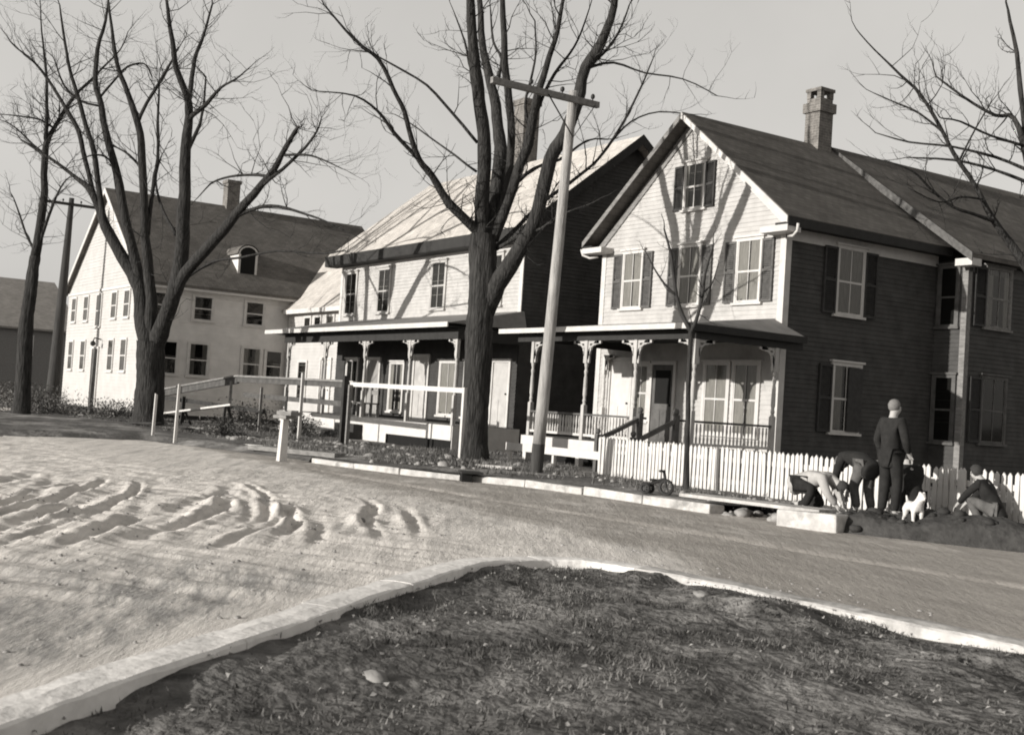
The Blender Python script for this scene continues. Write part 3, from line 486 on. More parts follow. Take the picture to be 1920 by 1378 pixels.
for rn in runs:
    if len(rn)<2: continue
    v=[];f=[]; dz_=random.uniform(-.004,.004); do_=random.uniform(-.006,.006); pts=[]
    for a_,b_ in zip(rn[:-1],rn[1:]):
        for q in range(4): pts.append((a_,b_,q/4))
    pts.append((rn[-2],rn[-1],1.0))
    for n_,(a_,b_,t_) in enumerate(pts):
        t2=t_+(.006 if n_==0 else 0)-(.006 if n_==len(pts)-1 else 0)
        for jj,(d,z) in enumerate(prof):
            p=inn(KS,a_,d+do_)*(1-t2)+inn(KS,b_,d+do_)*t2; e_=.012*fbm(p.x,p.y,5,4,jj); e_*=(1 if p.y>6.3 else .3); v.append((p.x+e_,p.y+e_,z+dz_+(.012*fbm(p.x,p.y,2.5,4,2+jj*.3) if z>0 else 0)))
    m_n=len(pts)
    for i in range(m_n-1):
        for j in range(k-1): a=i*k+j; f.append((a,a+1,a+k+1,a+k))
    f.append(tuple(range(k))); f.append(tuple((m_n-1)*k+q for q in reversed(range(k))))
    me=D.meshes.new('island_kerb'); me.from_pydata(v,[],f); me.materials.append(M['kerb_near' if KS[rn[0]].y<6.3 else 'granite']); o=D.objects.new('island_kerb',me); C.objects.link(o); o['kind']='structure'
def isl_z(x,y):
    return .06+.05*fbm(x,y,1.1,5,6)+.035*fbm(x,y,4,4,3)
inner=[inn(KS,i,.255-.10*max(0,fbm(KS[i].x*1.7,KS[i].y*1.7,1.0,3,5)+.1)*(1 if KS[i].y>6.3 else .08)) for i in range(len(KS))]
iv=[];iff=[];rows=70; cen=Vector((3.5,2.0))
for i,p in enumerate(inner):
    for kk in range(rows):
        t=(kk/(rows-1))**1.4; q=p+(cen-p)*t; d=(q-p).length
        # right-hand rim: turf spills over the kerb
        over=.085*ss(-8.9,-8.0,p.x)*ss(6.2,6.8,p.y)*max(0,.5+fbm(q.x,q.y,1.3,4,12))
        base=isl_z(q.x,q.y)
        if kk==0: base=.045 if p.y>6.2 else .08
        iv.append((q.x,q.y,(base+over*(1 if kk<16 else 0)*1.0)))
for i in range(len(inner)-1):
    for kk in range(rows-1): a=i*rows+kk; iff.append((a,a+rows,a+rows+1,a+1))
me=D.meshes.new('turf'); me.from_pydata(iv,[],iff); me.polygons.foreach_set('use_smooth',[True]*len(iff))
me.materials.append(mat('turf_soil',.13,.95,.6,5,.06,13,b2=(.26,1.3,.56),spec=.05)); o=D.objects.new('turf',me); C.objects.link(o); o['kind']='structure'
import bisect
def in_poly(x,y,P):
    c=False; n=len(P); j=n-1
    for i in range(n):
        if ((P[i][1]>y)!=(P[j][1]>y)) and x<(P[j][0]-P[i][0])*(y-P[i][1])/(P[j][1]-P[i][1])+P[i][0]: c=not c
        j=i
    return c
IP=[(p.x,p.y) for p in inner]+[(14,-9)]
from mathutils.bvhtree import BVHTree
tb=BVHTree.FromPolygons(iv,iff)
def drop(x,y,tree=tb):
    h=tree.ray_cast(Vector((x,y,5)),Vector((0,0,-1))); return h[0].z if h[0] else None
gv=[];gf=[];lv=[];lf=[]
cnt=0
while cnt<46000:
    y=random.uniform(.5,8.0); x=random.uniform(-9.6,-1.5)
    if cnt%3==0: x=random.uniform(-9.5,-4.5); y=random.uniform(3.5,7.9)
    cnt+=1
    if not in_poly(x,y,IP): 
        continue
    if fbm(x,y,1.3,4,21)<.02 and random.random()<.9: continue
    z=drop(x,y)
    if z is None: continue
    a=random.uniform(0,6.28); hgt=random.uniform(.008,.03)*(1.7 if fbm(x,y,2.6,2,33)>.2 else 1); wd=random.uniform(.004,.008); ln=random.uniform(.3,1.1)*hgt; b_=random.uniform(0,6.28)
    i=len(gv); gv+= [(x-math.cos(a)*wd,y-math.sin(a)*wd,z-.005),(x+math.cos(a)*wd,y+math.sin(a)*wd,z-.005),(x+math.cos(b_)*ln,y+math.sin(b_)*ln,z+hgt)]; gf.append((i,i+1,i+2))
me=D.meshes.new('grass'); me.from_pydata(gv,[],gf); me.materials.append(M['grass']); o=D.objects.new('grass',me); C.objects.link(o)
tag(o,'short ragged winter grass over the foreground traffic island','grass',kind='stuff')
for _ in range(1200):
    y=random.uniform(.8,7.9); x=random.uniform(-9.4,-2)
    if not in_poly(x,y,IP): continue
    z=drop(x,y)
    if z is None: continue
    r=random.uniform(.006,.018)*(1 if random.random()<.93 else 1.7); a=random.uniform(0,6.28); i=len(lv)
    for k in range(5):
        t=a+k*1.2566; lv.append((x+r*math.cos(t)*random.uniform(.6,1.2),y+r*math.sin(t)*random.uniform(.6,1.1),z+.02+random.uniform(0,.022)))
    lf.append(tuple(range(i,i+5)))
me=D.meshes.new('fallen_leaves'); me.from_pydata(lv,[],lf); me.materials.append(M['leaf']); o=D.objects.new('fallen_leaves',me); C.objects.link(o)
tag(o,'dry leaves scattered through the island grass','leaves',kind='stuff')
def stone(x,y,r,label,group=None,z=None):
    mb=MB(); zz=(drop(x,y) or .0) if z is None else z
    rock(mb,(0,0,0),r); o=mb.build('stone',M['stone'],smooth=True); o.location=(x,y,zz); o.scale=(1.15,.9,.75); return tag(o,label,'stone',group)
stone(-5.35,2.85,.075,'smooth pale stone half sunk in the island grass near the kerb shadow')
stone(-6.85,6.35,.06,'pale flat stone in the grass near the tip of the island')
stone(-12.9,6.55,.055,'small stone lying alone on the road beyond the island tip',z=.0)
stone(-11.2,5.6,.04,'smallest stone on the sandy road left of the island tip',z=.0)
# ---------------- house with the street gable (right) ----------------
H=wempty('gabled_house',(-24.3,21.3,0),'front gabled clapboard house with a turned-post corner porch and brick chimney','house')
X0,X1,Y0,YB=-27.9,-20.8,21.3,26.9; XR=(X0+X1)/2; ZE=6.35; ZR=9.45
slope=(ZR-ZE)/(X1+.45-XR)
S=Frame((0,Y0,0),(1,0,0),(0,-1,0)); E_=Frame((X1,0,0),(0,1,0),(1,0,0)); Wf=Frame((X0,0,0),(0,1,0),(-1,0,0))
def gl(z):
    if z<ZE-.35: return (X0,X1)
    h=(ZR-.35-z)/slope; h=max(0,min(h,(X1-X0)/2)); return (XR-h,XR+h)
core=MB(); core.box(X0+.02,X1-.02,Y0+.004,YB,0,ZE-.1)
zc=ZE-.1; hw=(X1-X0)/2-.02
core.quad((X0+.02,Y0+.004,zc),(X1-.02,Y0+.004,zc),(XR,Y0+.004,zc+hw*slope))
core.build('wall_core',M['soffit'],H)
claps(S,X0,X1,.3,ZR-.3,gl).build('front_wall',M['clap'],H)
claps(E_,Y0,YB,.3,ZE-.2).build('side_wall',M['clap_shade'],H)
claps(Wf,Y0,YB,.3,ZE-.2).build('side_wall',M['clap'],H)
mb=MB(); mb.box(X0-.03,X1+.03,Y0-.03,YB,0,.3); mb.build('foundation',M['rubble'],H)
rf=MB(); gable_roof(rf,X0-.45,X1+.45,Y0-.45,YB,XR,ZR,ZE,.12); ro=rf.build('roof',M['roof_dark'],H)
# corner boards, frieze, rakes, eave boxes
mb=MB(); mb.box(X1-.16,X1+.03,Y0-.03,Y0,.3,ZE-.25); mb.box(X1,X1+.03,Y0,Y0+.16,.3,ZE-.45); mb.build('corner_board',M['trim'],H)
mb=MB(); mb.box(X0-.03,X0+.16,Y0-.03,Y0,.3,ZE-.25); mb.build('corner_board',M['trim'],H)
mb=MB(); mb.fb(E_,Y0-.03,YB,.0,.035,ZE-.48,ZE-.2); mb.build('frieze',M['trim'],H)
for sx,xe in ((-1,X0-.45),(1,X1+.45)):
    mb=MB()
    a=Vector((xe,Y0-.45,ZE-.12)); b=Vector((XR+sx*.0,Y0-.45,ZR-.12))
    # fascia of the rake (outer face) and under-board against the wall
    d=(b-a)
    def sl(p,q,h,y0,y1,off):
        n=Vector((0,0,1)); mbq=[(p.x,y0,p.z-h+off),(q.x,y0,q.z-h+off),(q.x,y1,q.z-h+off),(p.x,y1,p.z-h+off),(p.x,y0,p.z+off),(q.x,y0,q.z+off),(q.x,y1,q.z+off),(p.x,y1,p.z+off)]
        mb.hexa(mbq)
    sl(a,b,.16,Y0-.48,Y0-.452,.10)
    sl(a+Vector((-sx*.2,0,.0)),b,.24,Y0-.05,Y0-.02,-.03)
    mb.build('rake_board',M['wood' if sx<0 else 'trim'],H)
    e=MB(); xin=X1 if sx>0 else X0
    e.box(min(xe,xin+sx*.03),max(xe,xin+sx*.03),Y0-.44,YB,ZE-.2,ZE-.15)
    e.box(xe-.012 if sx>0 else xe-.012,xe+.012,Y0-.44,YB,ZE-.24,ZE-.02)
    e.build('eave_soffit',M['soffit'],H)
    rt_=MB(); rt_.box(min(xe,xin-sx*.45),max(xe,xin-sx*.45),Y0-.46,Y0-.01,ZE-.36,ZE-.21); rt_.build('eave_return',M['trim'],H)
for xx,(za,zb) in ((X1+.5,(ZE-.06,ZE-.2)),(X0-.5,(ZE-.06,ZE-.2))):
    t=MB(); s_=1 if xx>XR else -1
    t.tube([(xx-s_*.35,Y0-.1,ZE-.42),(xx-s_*.1,Y0-.2,ZE-.45),(xx+s_*.12,Y0-.3,ZE-.36),(xx+s_*.16,Y0-.33,ZE-.2)],.035,8); t.build('gutter_spout',M['white'],H,True)
for (s,sh) in ((-26.5,(-1,1)),(-24.15,(-1,1)),(-21.98,(-1,1))):
    window(H,S,s,4.42,5.92,.78,sh,.9,shmat='shutter_mid')
window(H,S,-24.15,6.95,8.1,.72,(-1,1),.35)
window(H,E_,23.55,4.28,5.88,.9,(-1,1),1.0)
window(H,E_,23.6,1.38,3.0,.92,(-1,),.7)
mb=MB(); mb.fb(E_,23.62,24.12,.07,.11,1.4,2.98); mb.build('shutter',M['shutter'],H)
# rear block, a little wider, own gable facing the street
Z2R,Z2E=9.5,6.1; A0,A1=-28.36,-19.84; sl2=(Z2R-Z2E)/(A1+.4-XR+.0)
S2=Frame((0,YB,0),(1,0,0),(0,-1,0)); E2=Frame((A1,0,0),(0,1,0),(1,0,0))
mb=MB(); mb.box(A0,A1-.02,YB+.004,40,0,Z2E-.1); mb.build('wall_core',M['soffit'],H)
claps(S2,A0,A1,.3,Z2E-.15).build('rear_block_front_wall',M['clap_shade'],H)
claps(E2,YB,40,.3,Z2E-.15).build('rear_block_side_wall',M['clap_shade'],H)
mb=MB(); gable_roof(mb,A0-.4,A1+.4,YB-.4,40,XR,Z2R,Z2E,.12); mb.build('rear_roof',M['roof_dark'],H)
mb=MB(); p=Vector((A1+.4,0,Z2E-.05)); q=Vector((XR,0,Z2R-.05))
mb.hexa([(p.x,YB-.43,p.z-.16),(q.x,YB-.43,q.z-.16),(q.x,YB-.402,q.z-.16),(p.x,YB-.402,p.z-.16),(p.x,YB-.43,p.z+.07),(q.x,YB-.43,q.z+.07),(q.x,YB-.402,q.z+.07),(p.x,YB-.402,p.z+.07)])
mb.build('rake_board',M['shutter_mid'],H); mb=MB(); mb.box(A1-.1,A1+.4,YB-.42,YB-.03,Z2E-.3,Z2E-.12)
mb.build('eave_return',M['trim'],H)
mb=MB(); mb.fb(E2,YB+.14,40,0,.03,Z2E-.4,Z2E-.15); mb.build('frieze',M['screen'],H)
mb=MB(); mb.box(A1-.14,A1+.03,YB-.03,YB,.3,Z2E-.15); mb.box(A1,A1+.03,YB,YB+.14,.3,Z2E-.4); mb.build('corner_board',M['wood'],H)  # grey tone paints the main block's shade onto white trim
window(H,S2,-20.38,1.3,2.95,.55,None,0,mull=False,frame_mat='screen'); window(H,S2,-20.38,4.3,5.8,.5,None,0,mull=False,frame_mat='screen')
window(H,E2,28.15,1.35,3.0,.95,(-1,),0,frame_mat='screen'); window(H,E2,28.15,4.35,5.85,.95,(-1,),.5,frame_mat='wood'); window(H,E2,31.5,1.35,3.0,.95,(-1,1),.8)
# chimney
CX,CY=-24.35,25.95
mb=MB(); w_=.27
prev=None
mb.box(CX-w_,CX+w_,CY-w_,CY+w_,8.4,10.35); mb.box(CX-w_-.06,CX+w_+.06,CY-w_-.06,CY+w_+.06,10.35,10.62); mb.box(CX-w_+.02,CX+w_-.02,CY-w_+.02,CY+w_-.02,10.62,10.75)
ch=mb.build('chimney',M['brick'],H)
cp=MB()
for (a,b) in ((-1,-1),(1,-1),(-1,1),(1,1)): cp.box(CX+a*.19-.07,CX+a*.19+.07,CY+b*.19-.07,CY+b*.19+.07,10.75,10.95)
cp.box(CX-w_-.02,CX+w_+.02,CY-w_-.02,CY+w_+.02,10.95,11.04); cp.build('chimney_cap',M['brick'],ch)
# porch of the right house
PF=18.0; DZ=.78
def turned_post(x,y,z0,z1,m='trim',r=.055):
    mb=MB(); h=z1-z0
    mb.box(x-r,x+r,y-r,y+r,z0,z0+.85)
    zz=[.85,.9,.95,1.02,1.1,1.5,h-.85,h-.75,h-.68,h-.62,h-.55]; rr=[r,.035,.05,.035,.052,.046,.034,.05,.032,.048,r]
    mb.tube([(x,y,z0+a) for a in zz],rr,10,False); mb.box(x-r,x+r,y-r,y+r,z1-.55,z1); return mb
def bracket(mb,x,y,z1,dx,dy,L=.42,t=.05):
    # curved fretted bracket between post head and beam
    pts=[]; n=7
    for k in range(n+1):
        a=math.pi/2*k/n; pts.append((L*(1-math.cos(a)),L*(math.sin(a))-L))
    for k in range(n):
        (u0,w0),(u1,w1)=pts[k],pts[k+1]
        th0=.05+.03*math.sin(k*1.4)
        mb.bar((x+dx*(.05+u0),y+dy*(.05+u0),z1+w0-.03),(x+dx*(.05+u1),y+dy*(.05+u1),z1+w1-.03),t,th0+.02)
    mb.bar((x+dx*.05,y+dy*.05,z1-.035),(x+dx*(L+.12),y+dy*(L+.12),z1-.035),t,.07)
    mb.bar((x+dx*.08,y+dy*.08,z1-L-.12),(x+dx*.08,y+dy*.08,z1-.07),t,.07,(dx,dy,0))
    mb.ball((x+dx*L*.35,y+dy*L*.35,z1-L*.38),.05,8,5)
BZ=3.2
posts=[(-26.3,PF),(-24.0,PF),(-22.1,PF),(-20.1,PF),(-20.1,20.45)]
for i,(x,y) in enumerate(posts):
    po=turned_post(x,y,DZ,BZ).build('porch_post',M['clap'],H)
    b=MB()
    if y==PF:
        if i>0: bracket(b,x,y,BZ,-1,0)
        if i<3: bracket(b,x,y,BZ,1,0)
        if i==3: bracket(b,x,y,BZ,0,1)
        if i==0: bracket(b,x,y,BZ,0,1)
    else: bracket(b,x,y,BZ,0,-1)
    b.build('bracket',M['clap'],po)
po=turned_post(-27.3,21.12,DZ,BZ-.1).build('porch_post',M['trim'],H); b=MB(); bracket(b,-27.3,21.12,BZ-.1,1,0,.3); b.build('bracket',M['clap'],po)
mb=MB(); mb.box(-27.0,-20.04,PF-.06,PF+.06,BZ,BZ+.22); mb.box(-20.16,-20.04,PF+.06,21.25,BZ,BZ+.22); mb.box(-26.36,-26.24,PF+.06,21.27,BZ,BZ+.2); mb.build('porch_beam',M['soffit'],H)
# porch roof: shallow hip over front, right and left
mb=MB(); zf=3.5; zw=3.98; xl,xr_,yf=-27.4,-19.95,17.6
mb.quad((xl,yf,zf),(xr_,yf,zf),(X1-.25,Y0-.01,zw),(X0-.05,Y0-.01,zw)); 
mb.quad((xr_,yf,zf),(xr_,Y0+.25,zf),(X1-.25,Y0+.25,zw),(X1-.25,Y0-.01,zw)) if False else mb.quad((xr_,yf,zf),(xr_,Y0-.035,zf),(X1-.25,Y0-.035,zw))
mb.quad((xl,yf,zf),(X0-.05,Y0-.01,zw),(xl,Y0-.01,zf))
mb.quad((xl,yf,zf-.03),(xr_,yf,zf-.03),(xr_,Y0-.04,zf-.03),(xl,Y0-.04,zf-.03))
mb.build('porch_roof',M['porchroof'],H)
mb=MB(); mb.box(xl,xr_,yf-.03,yf,zf-.11,zf+.012); mb.build('porch_fascia',M['trim'],H)
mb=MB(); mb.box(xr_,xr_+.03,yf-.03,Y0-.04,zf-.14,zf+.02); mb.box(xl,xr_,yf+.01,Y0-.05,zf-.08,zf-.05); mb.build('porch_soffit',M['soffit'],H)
mb=MB(); mb.box(-26.4,-20.0,PF-.1,Y0-.01,DZ-.06,DZ); mb.build('porch_floor',M['wood'],H)
mb=MB(); mb.box(-26.45,-20.0,PF-.14,PF-.1,DZ-.24,DZ-.01); mb.box(-20.0,-19.96,PF-.14,Y0-.01,DZ-.24,DZ-.01); mb.build('porch_skirt',M['white'],H)
mb=MB()
for x in (-26.35,-24.05,-22.1,-20.1): mb.box(x-.07,x+.07,PF-.08,PF+.06,0,DZ-.24)
mb.build('porch_pier',M['white'],H)
mb=MB(); mb.box(-26.3,-20.1,PF+.3,PF+.34,.05,DZ-.24); mb.build('crawl_shade_sheet',M['dark'],H)  # near-black sheet stands in for the shade under the deck
def balus(x0,y0,x1,y1,m='trim'):
    mb=MB(); a=Vector((x0,y0,0)); b=Vector((x1,y1,0)); L=(b-a).length; d=(b-a)/L
    mb.bar(a+Vector((0,0,DZ+.12)),b+Vector((0,0,DZ+.12)),.05,.06)
    n=int(L/.11)
    for k in range(1,n):
        p=a+d*(L*k/n); mb.tube([p+Vector((0,0,DZ+z)) for z in (.15,.25,.32,.45,.58)],[.02,.026,.014,.024,.016],6,False)
    o=mb.build('balustrade',M[m],H); r=MB(); r.bar(a+Vector((0,0,DZ+.62)),b+Vector((0,0,DZ+.62)),.09,.05); r.build('rail',M['shutter_mid'],o); return o
balus(-26.25,PF,-24.05,PF); balus(-23.95,PF,-22.15,PF); balus(-22.05,PF,-21.66,PF); balus(-20.42,PF,-20.15,PF); balus(-20.1,PF+.06,-20.1,20.4); balus(-26.3,PF+.06,-26.3,21.2)
# steps with dark handrails and ball-top newels
mb=MB()
for k in range(4): mb.box(-21.6,-20.52,PF-.42-.28*k,PF-.14-.28*k+.0,0,DZ-.16*(k+1)+.0)
mb.build('stair',M['wood'],H)
for x in (-21.68,-20.44):
    mb=MB(); mb.box(x-.06,x+.06,PF-.2,PF-.08,DZ-.1,DZ+.72); mb.ball((x,PF-.14,DZ+.8),.075,10,8); mb.tube([(x,PF-.14,DZ+.72),(x,PF-.14,DZ+.74)],.085,10); n1=mb.build('newel_post',M['shutter_mid'],H)
    mb=MB(); mb.box(x-.05,x+.05,PF-1.36,PF-1.26,.1,DZ+.2); mb.ball((x,PF-1.31,DZ+.27),.065,10,8); mb.build('newel_post',M['shutter_mid'],H)
    mb=MB(); mb.bar((x,PF-1.25,DZ+.1),(x,PF-.2,DZ+.58),.09,.09); mb.build('handrail',M['shutter_mid'],H)
# wall under the porch
def door(house,fr,s,w,z0,z1,m,fm='trim',lite=True):
    h=MB(); t=.1
    h.fb(fr,s-w/2-t,s-w/2,0,.07,z0,z1); h.fb(fr,s+w/2,s+w/2+t,0,.07,z0,z1); h.fb(fr,s-w/2-t,s+w/2+t,0,.075,z1,z1+t)
    f=h.build('door_frame',M[fm],house); d=MB(); d.fb(fr,s-w/2,s+w/2,.004,.03,z0,z1)
    for (a,b) in ((.06,.44),(.56,.94)):
        for (zl,zh) in ((.08,.42),):
            d.fb(fr,s-w/2+w*a,s-w/2+w*b,.03,.042,z0+(z1-z0)*zl,z0+(z1-z0)*zh)
    dd=d.build('door',M[m],f)
    if lite:
        q=MB(); q.fb(fr,s-w/2+w*.14,s+w/2-w*.14,.031,.036,z0+(z1-z0)*.5,z0+(z1-z0)*.93); q.build('door_light',M['dark'],f)
    kb=MB(); kb.ball(tuple(fr.P(s+w*.4,.06,z0+1.0)),.03,8,6); kb.build('handle',M['iron'],f)
door(H,S,-26.75,.86,DZ,2.95,'white',lite=False); door(H,S,-24.95,.85,DZ,2.85,'screen')
window(H,S,-25.85,1.35,2.8,.55,None,1.0); window(H,S,-22.9,1.15,2.85,.8,None,1.0); window(H,S,-21.85,1.15,2.85,.8,None,.9)
settle(H)
# ---------------- side-gabled house with long porch (middle) ----------------
K=wempty('porched_house',(-36.2,20,0),'side gabled two storey house with light roof, shaded end wall and long front porch','house')
a0,a1,b0,b1=-42.4,-30.05,20.0,27.6; yr=23.8; ze,zr=6.7,10.15
T=Frame((0,b0,0),(1,0,0),(0,-1,0)); TE=Frame((a1,0,0),(0,1,0),(1,0,0)); TW=Frame((a0,0,0),(0,1,0),(-1,0,0))
slm=(zr-ze)/(yr-(b0-.5))
mb=MB(); mb.box(a0+.02,a1-.02,b0+.004,b1-.02,0,ze)
for x in (a0+.02,a1-.02): mb.quad((x,b0+.02,ze),(x,b1-.02,ze),(x,yr,ze+(b1-yr)*slm))
mb.build('wall_core',M['soffit'],K)
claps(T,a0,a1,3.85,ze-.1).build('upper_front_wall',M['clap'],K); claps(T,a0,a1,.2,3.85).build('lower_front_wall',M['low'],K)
def gm(z):
    if z<ze+.1: return (b0,b1)
    h=(zr-.2-z)/slm; h=max(0,min(h,(b1-b0)/2)); return (yr-h,yr+h)
claps(TE,b0,b1,.2,zr-.2,gm).build('end_wall',M['clap_shade'],K); claps(TW,b0,b1,.2,zr-.2,gm).build('end_wall',M['clap'],K)
mb=MB(); gable_roof(mb,b0-.5,b1+.5,a0-.5,a1+.5,yr,zr,ze,.13,'X'); mb.build('roof',M['roof_light'],K)
mb=MB(); mb.box(a0-.5,a1+.5,b0-.53,b0-.5,ze-.34,ze+.02); mb.box(a0-.5,a1+.5,b0-.5,b0-.02,ze-.36,ze-.3); mb.box(a0-.5,a1+.5,b0-.47,b0-.42,ze-.3,ze-.12); mb.build('eave_soffit',M['soffit'],K)
mb=MB(); mb.box(a0,a1,b0-.03,b0-.0,ze-.5,ze-.36); mb.build('frieze',M['trim'],K)
mb=MB()
for s_ in (-1,1):
    yy=b0-.5 if s_<0 else b1+.5
    p=Vector((0,yy,ze)); q=Vector((0,yr,zr))
    mb.hexa([(a1+.5,p.y,p.z-.3),(a1+.5,q.y,q.z-.3),(a1+.53,q.y,q.z-.3),(a1+.53,p.y,p.z-.3),(a1+.5,p.y,p.z+.02),(a1+.5,q.y,q.z+.02),(a1+.53,q.y,q.z+.02),(a1+.53,p.y,p.z+.02)])
mb.build('rake_board',M['soffit'],K)
mb=MB(); mb.box(a1-.14,a1+.03,b0-.03,b0,3.85,ze-.5); mb.build('corner_board',M['trim'],K)
mb=MB(); mb.box(a0-.03,a0+.14,b0-.03,b0,3.85,ze-.5); mb.build('corner_board',M['trim'],K)
for i,s in enumerate((-41.5,-38.85,-35.0,-31.6)): window(K,T,s,4.55,6.05,.85,None,0,frame_mat='clap',pane='dark')
mb=MB(); mb.box(-30.95,-30.05,22.9,23.8,8.4,11.2); 
mb=MB(); mb.box(-36.55,-35.9,23.5,24.15,9.5,12.2); mb.box(-36.6,-35.85,23.45,24.2,12.2,12.4); mb.build('chimney',M['brick'],K)
# porch
pf=17.8; dz=.85
mb=MB(); mb.quad((-42.9,17.3,3.72),(-29.6,17.3,3.72),(-29.85,19.99,4.3),(-42.6,19.99,4.3)); mb.quad((-29.6,17.3,3.72),(-29.6,19.96,3.72),(-29.85,19.99,4.3)); mb.quad((-42.9,17.3,3.72),(-42.6,19.99,4.3),(-42.9,19.96,3.72)); mb.quad((-42.9,17.3,3.69),(-42.9,19.95,3.69),(-29.6,19.95,3.69),(-29.6,17.3,3.69)); mb.build('porch_roof',M['porchroof'],K)
mb=MB(); mb.box(-42.9,-29.6,17.26,17.3,3.6,3.74); mb.build('porch_fascia',M['trim'],K)
mb=MB(); mb.box(-42.1,-29.75,pf-.07,pf+.07,3.3,3.6); mb.box(-29.87,-29.75,pf+.07,19.95,3.3,3.6); mb.box(-42.8,-29.7,17.34,19.9,3.62,3.65); mb.build('porch_beam',M['soffit'],K)
for i,x in enumerate((-41.8,-38.6,-35.6,-32.6,-29.85)):
    po=turned_post(x,pf,dz,3.3,r=.05).build('porch_post',M['clap'],K); b=MB()
    if i>0: bracket(b,x,pf,3.3,-1,0,.36)
    if i<4: bracket(b,x,pf,3.3,1,0,.36)
    b.build('bracket',M['clap'],po)
mb=MB(); mb.box(-42.0,-29.7,pf-.1,19.97,dz-.06,dz); mb.build('porch_floor',M['wood'],K)
mb=MB()
mb.box(-42.0,-36.9,pf-.13,pf-.1,.12,dz-.01); mb.box(-36.9,-33.6,pf-.13,pf-.1,.12,dz-.01); mb.box(-33.6,-29.7,pf-.13,pf-.1,.42,dz-.01); mb.box(-29.7,-29.67,pf-.1,19.97,.12,dz-.01); mb.build('porch_skirt',M['white'],K)
mb=MB(); mb.box(-33.6,-29.7,pf-.06,pf-.03,0,.42); mb.build('crawl_shade_sheet',M['dark'],K)  # near-black sheet painted as the shade behind the open skirt
mb=MB(); mb.box(-36.6,-35.2,pf-.45,pf-.14,.1,.62); mb.box(-36.9,-35.2,pf-.8,pf-.45,.1,.36); mb.build('stair',M['wood_dark'],K)
window(K,T,-40.95,1.3,2.8,.85,None,0); door(K,T,-39.2,.85,dz,2.85,'curtain',lite=False); window(K,T,-37.45,1.1,2.7,.9,None,.5); door(K,T,-35.75,.9,dz,2.95,'clap',lite=False); window(K,T,-33.95,1.1,2.75,1.0,None,1.0); door(K,T,-30.85,.85,dz,2.8,'clap',lite=False); window(K,T,-32.5,1.1,2.75,.8,None,.8)
mb=MB(); cx=-37.4
for (a,b,c_,d_,e,f__) in ((-.3,-.22,-.3,-.22,0,1.1),(.22,.3,-.3,-.22,0,1.1),(-.3,-.22,.2,.28,0,.45),(.22,.3,.2,.28,0,.45),(-.3,.3,-.3,.28,.42,.47),(-.3,.3,-.3,-.24,.75,.9),(-.3,.3,-.3,-.24,.98,1.08)): mb.box(cx+a,cx+b,18.9-d_,18.9-c_,dz+e,dz+f__)
settle(K)
o=mb.build('porch_chair',M['wood']); tag(o,'plain wooden chair standing on the long porch of the middle house','chair')
# ---------------- white house (left) ----------------
Lh=wempty('large_house',(-55.4,14.6,0),'large pale clapboard house with sunlit gable end and steep dark roof','house')
l0,l1,m0,m1=-61.4,-49.4,14.6,27; lx=-55.4; le,lr=5.6,10.05
G=Frame((0,m0,0),(1,0,0),(0,-1,0)); GE=Frame((l1,0,0),(0,1,0),(1,0,0)); sL=(lr-le)/(l1+.3-lx)
mb=MB(); mb.box(l0+.02,l1-.02,m0+.004,m1,0,le); mb.quad((l0+.02,m0+.004,le),(l1-.02,m0+.004,le),(lx,m0+.004,le+6*sL)); mb.build('wall_core',M['soffit'],Lh)
def gL(z):
    if z<le: return (l0,l1)
    h=(lr-.1-z)/sL; h=max(0,min(h,6.0)); return (lx-h,lx+h)
claps(G,l0,l1,.3,lr-.1,gL,.14).build('gable_wall',M['clap_far'],Lh); claps(GE,m0,m1,.3,le,None,.14).build('side_wall',M['clap_farside'],Lh)
mb=MB(); gable_roof(mb,l0-.3,l1+.3,m0-.25,m1,lx,lr,le+.02,.12); mb.build('roof',M['roof_far'],Lh)
mb=MB()
for sx in (-1,1):
    xe=lx+sx*6.3; mb.hexa([(xe,m0-.28,le-.22),(lx,m0-.28,lr-.24),(lx,m0-.252,lr-.24),(xe,m0-.252,le-.22),(xe,m0-.28,le+.0),(lx,m0-.28,lr-.0),(lx,m0-.252,lr-.0),(xe,m0-.252,le+.0)])
mb.build('rake_board',M['white'],Lh)
mb=MB(); mb.fb(GE,m0-.2,m1,0,.28,le-.2,le-.1); mb.fb(GE,m0,m1,0,.03,le-.42,le-.2); mb.build('frieze',M['white'],Lh)
mb=MB(); mb.fb(G,l0,l1,0,.06,le-.14,le-.02); mb.build('cornice',M['white'],Lh)
mb=MB(); mb.box(l1-.12,l1+.03,m0-.03,m0,.3,le-.2); mb.box(l1,l1+.03,m0,m0+.12,.3,le-.42); mb.build('corner_board',M['white'],Lh)
for s in (-60.2,-58.0,-53.4,-51.5):
    for z in ((1.95,3.25),(4.2,5.3)): window(Lh,G,s,z[0],z[1],.75,None,0,mull=False,cap=False,frame_mat='white',pane='screen')
window(Lh,G,-55.8,3.9,5.3,.8,None,0,mull=False,cap=False,frame_mat='white',pane='screen'); door(Lh,G,-55.8,.95,.3,2.9,'screen','white',False)
mb=MB(); mb.tube([tuple(G.P(-54.9,.05,3.3)),tuple(G.P(-54.9,.35,3.35)),tuple(G.P(-54.9,.4,3.2))],.03,6); mb.ball(tuple(G.P(-54.9,.4,3.1)),.12,8,6); mb.build('wall_lamp',M['iron'],Lh)
for s in (15.75,17.05,19.35):
    window(Lh,GE,s,1.95,3.25,.78,None,.0 if s<16 else .6,cap=False,frame_mat='white',mull=False)
for s in (15.4,17.1,19.35): window(Lh,GE,s,4.25,5.2,.78,None,.0,cap=False,frame_mat='white',mull=False)
window(Lh,GE,20.35,1.95,3.2,.7,None,0,cap=False,frame_mat='white',mull=False)
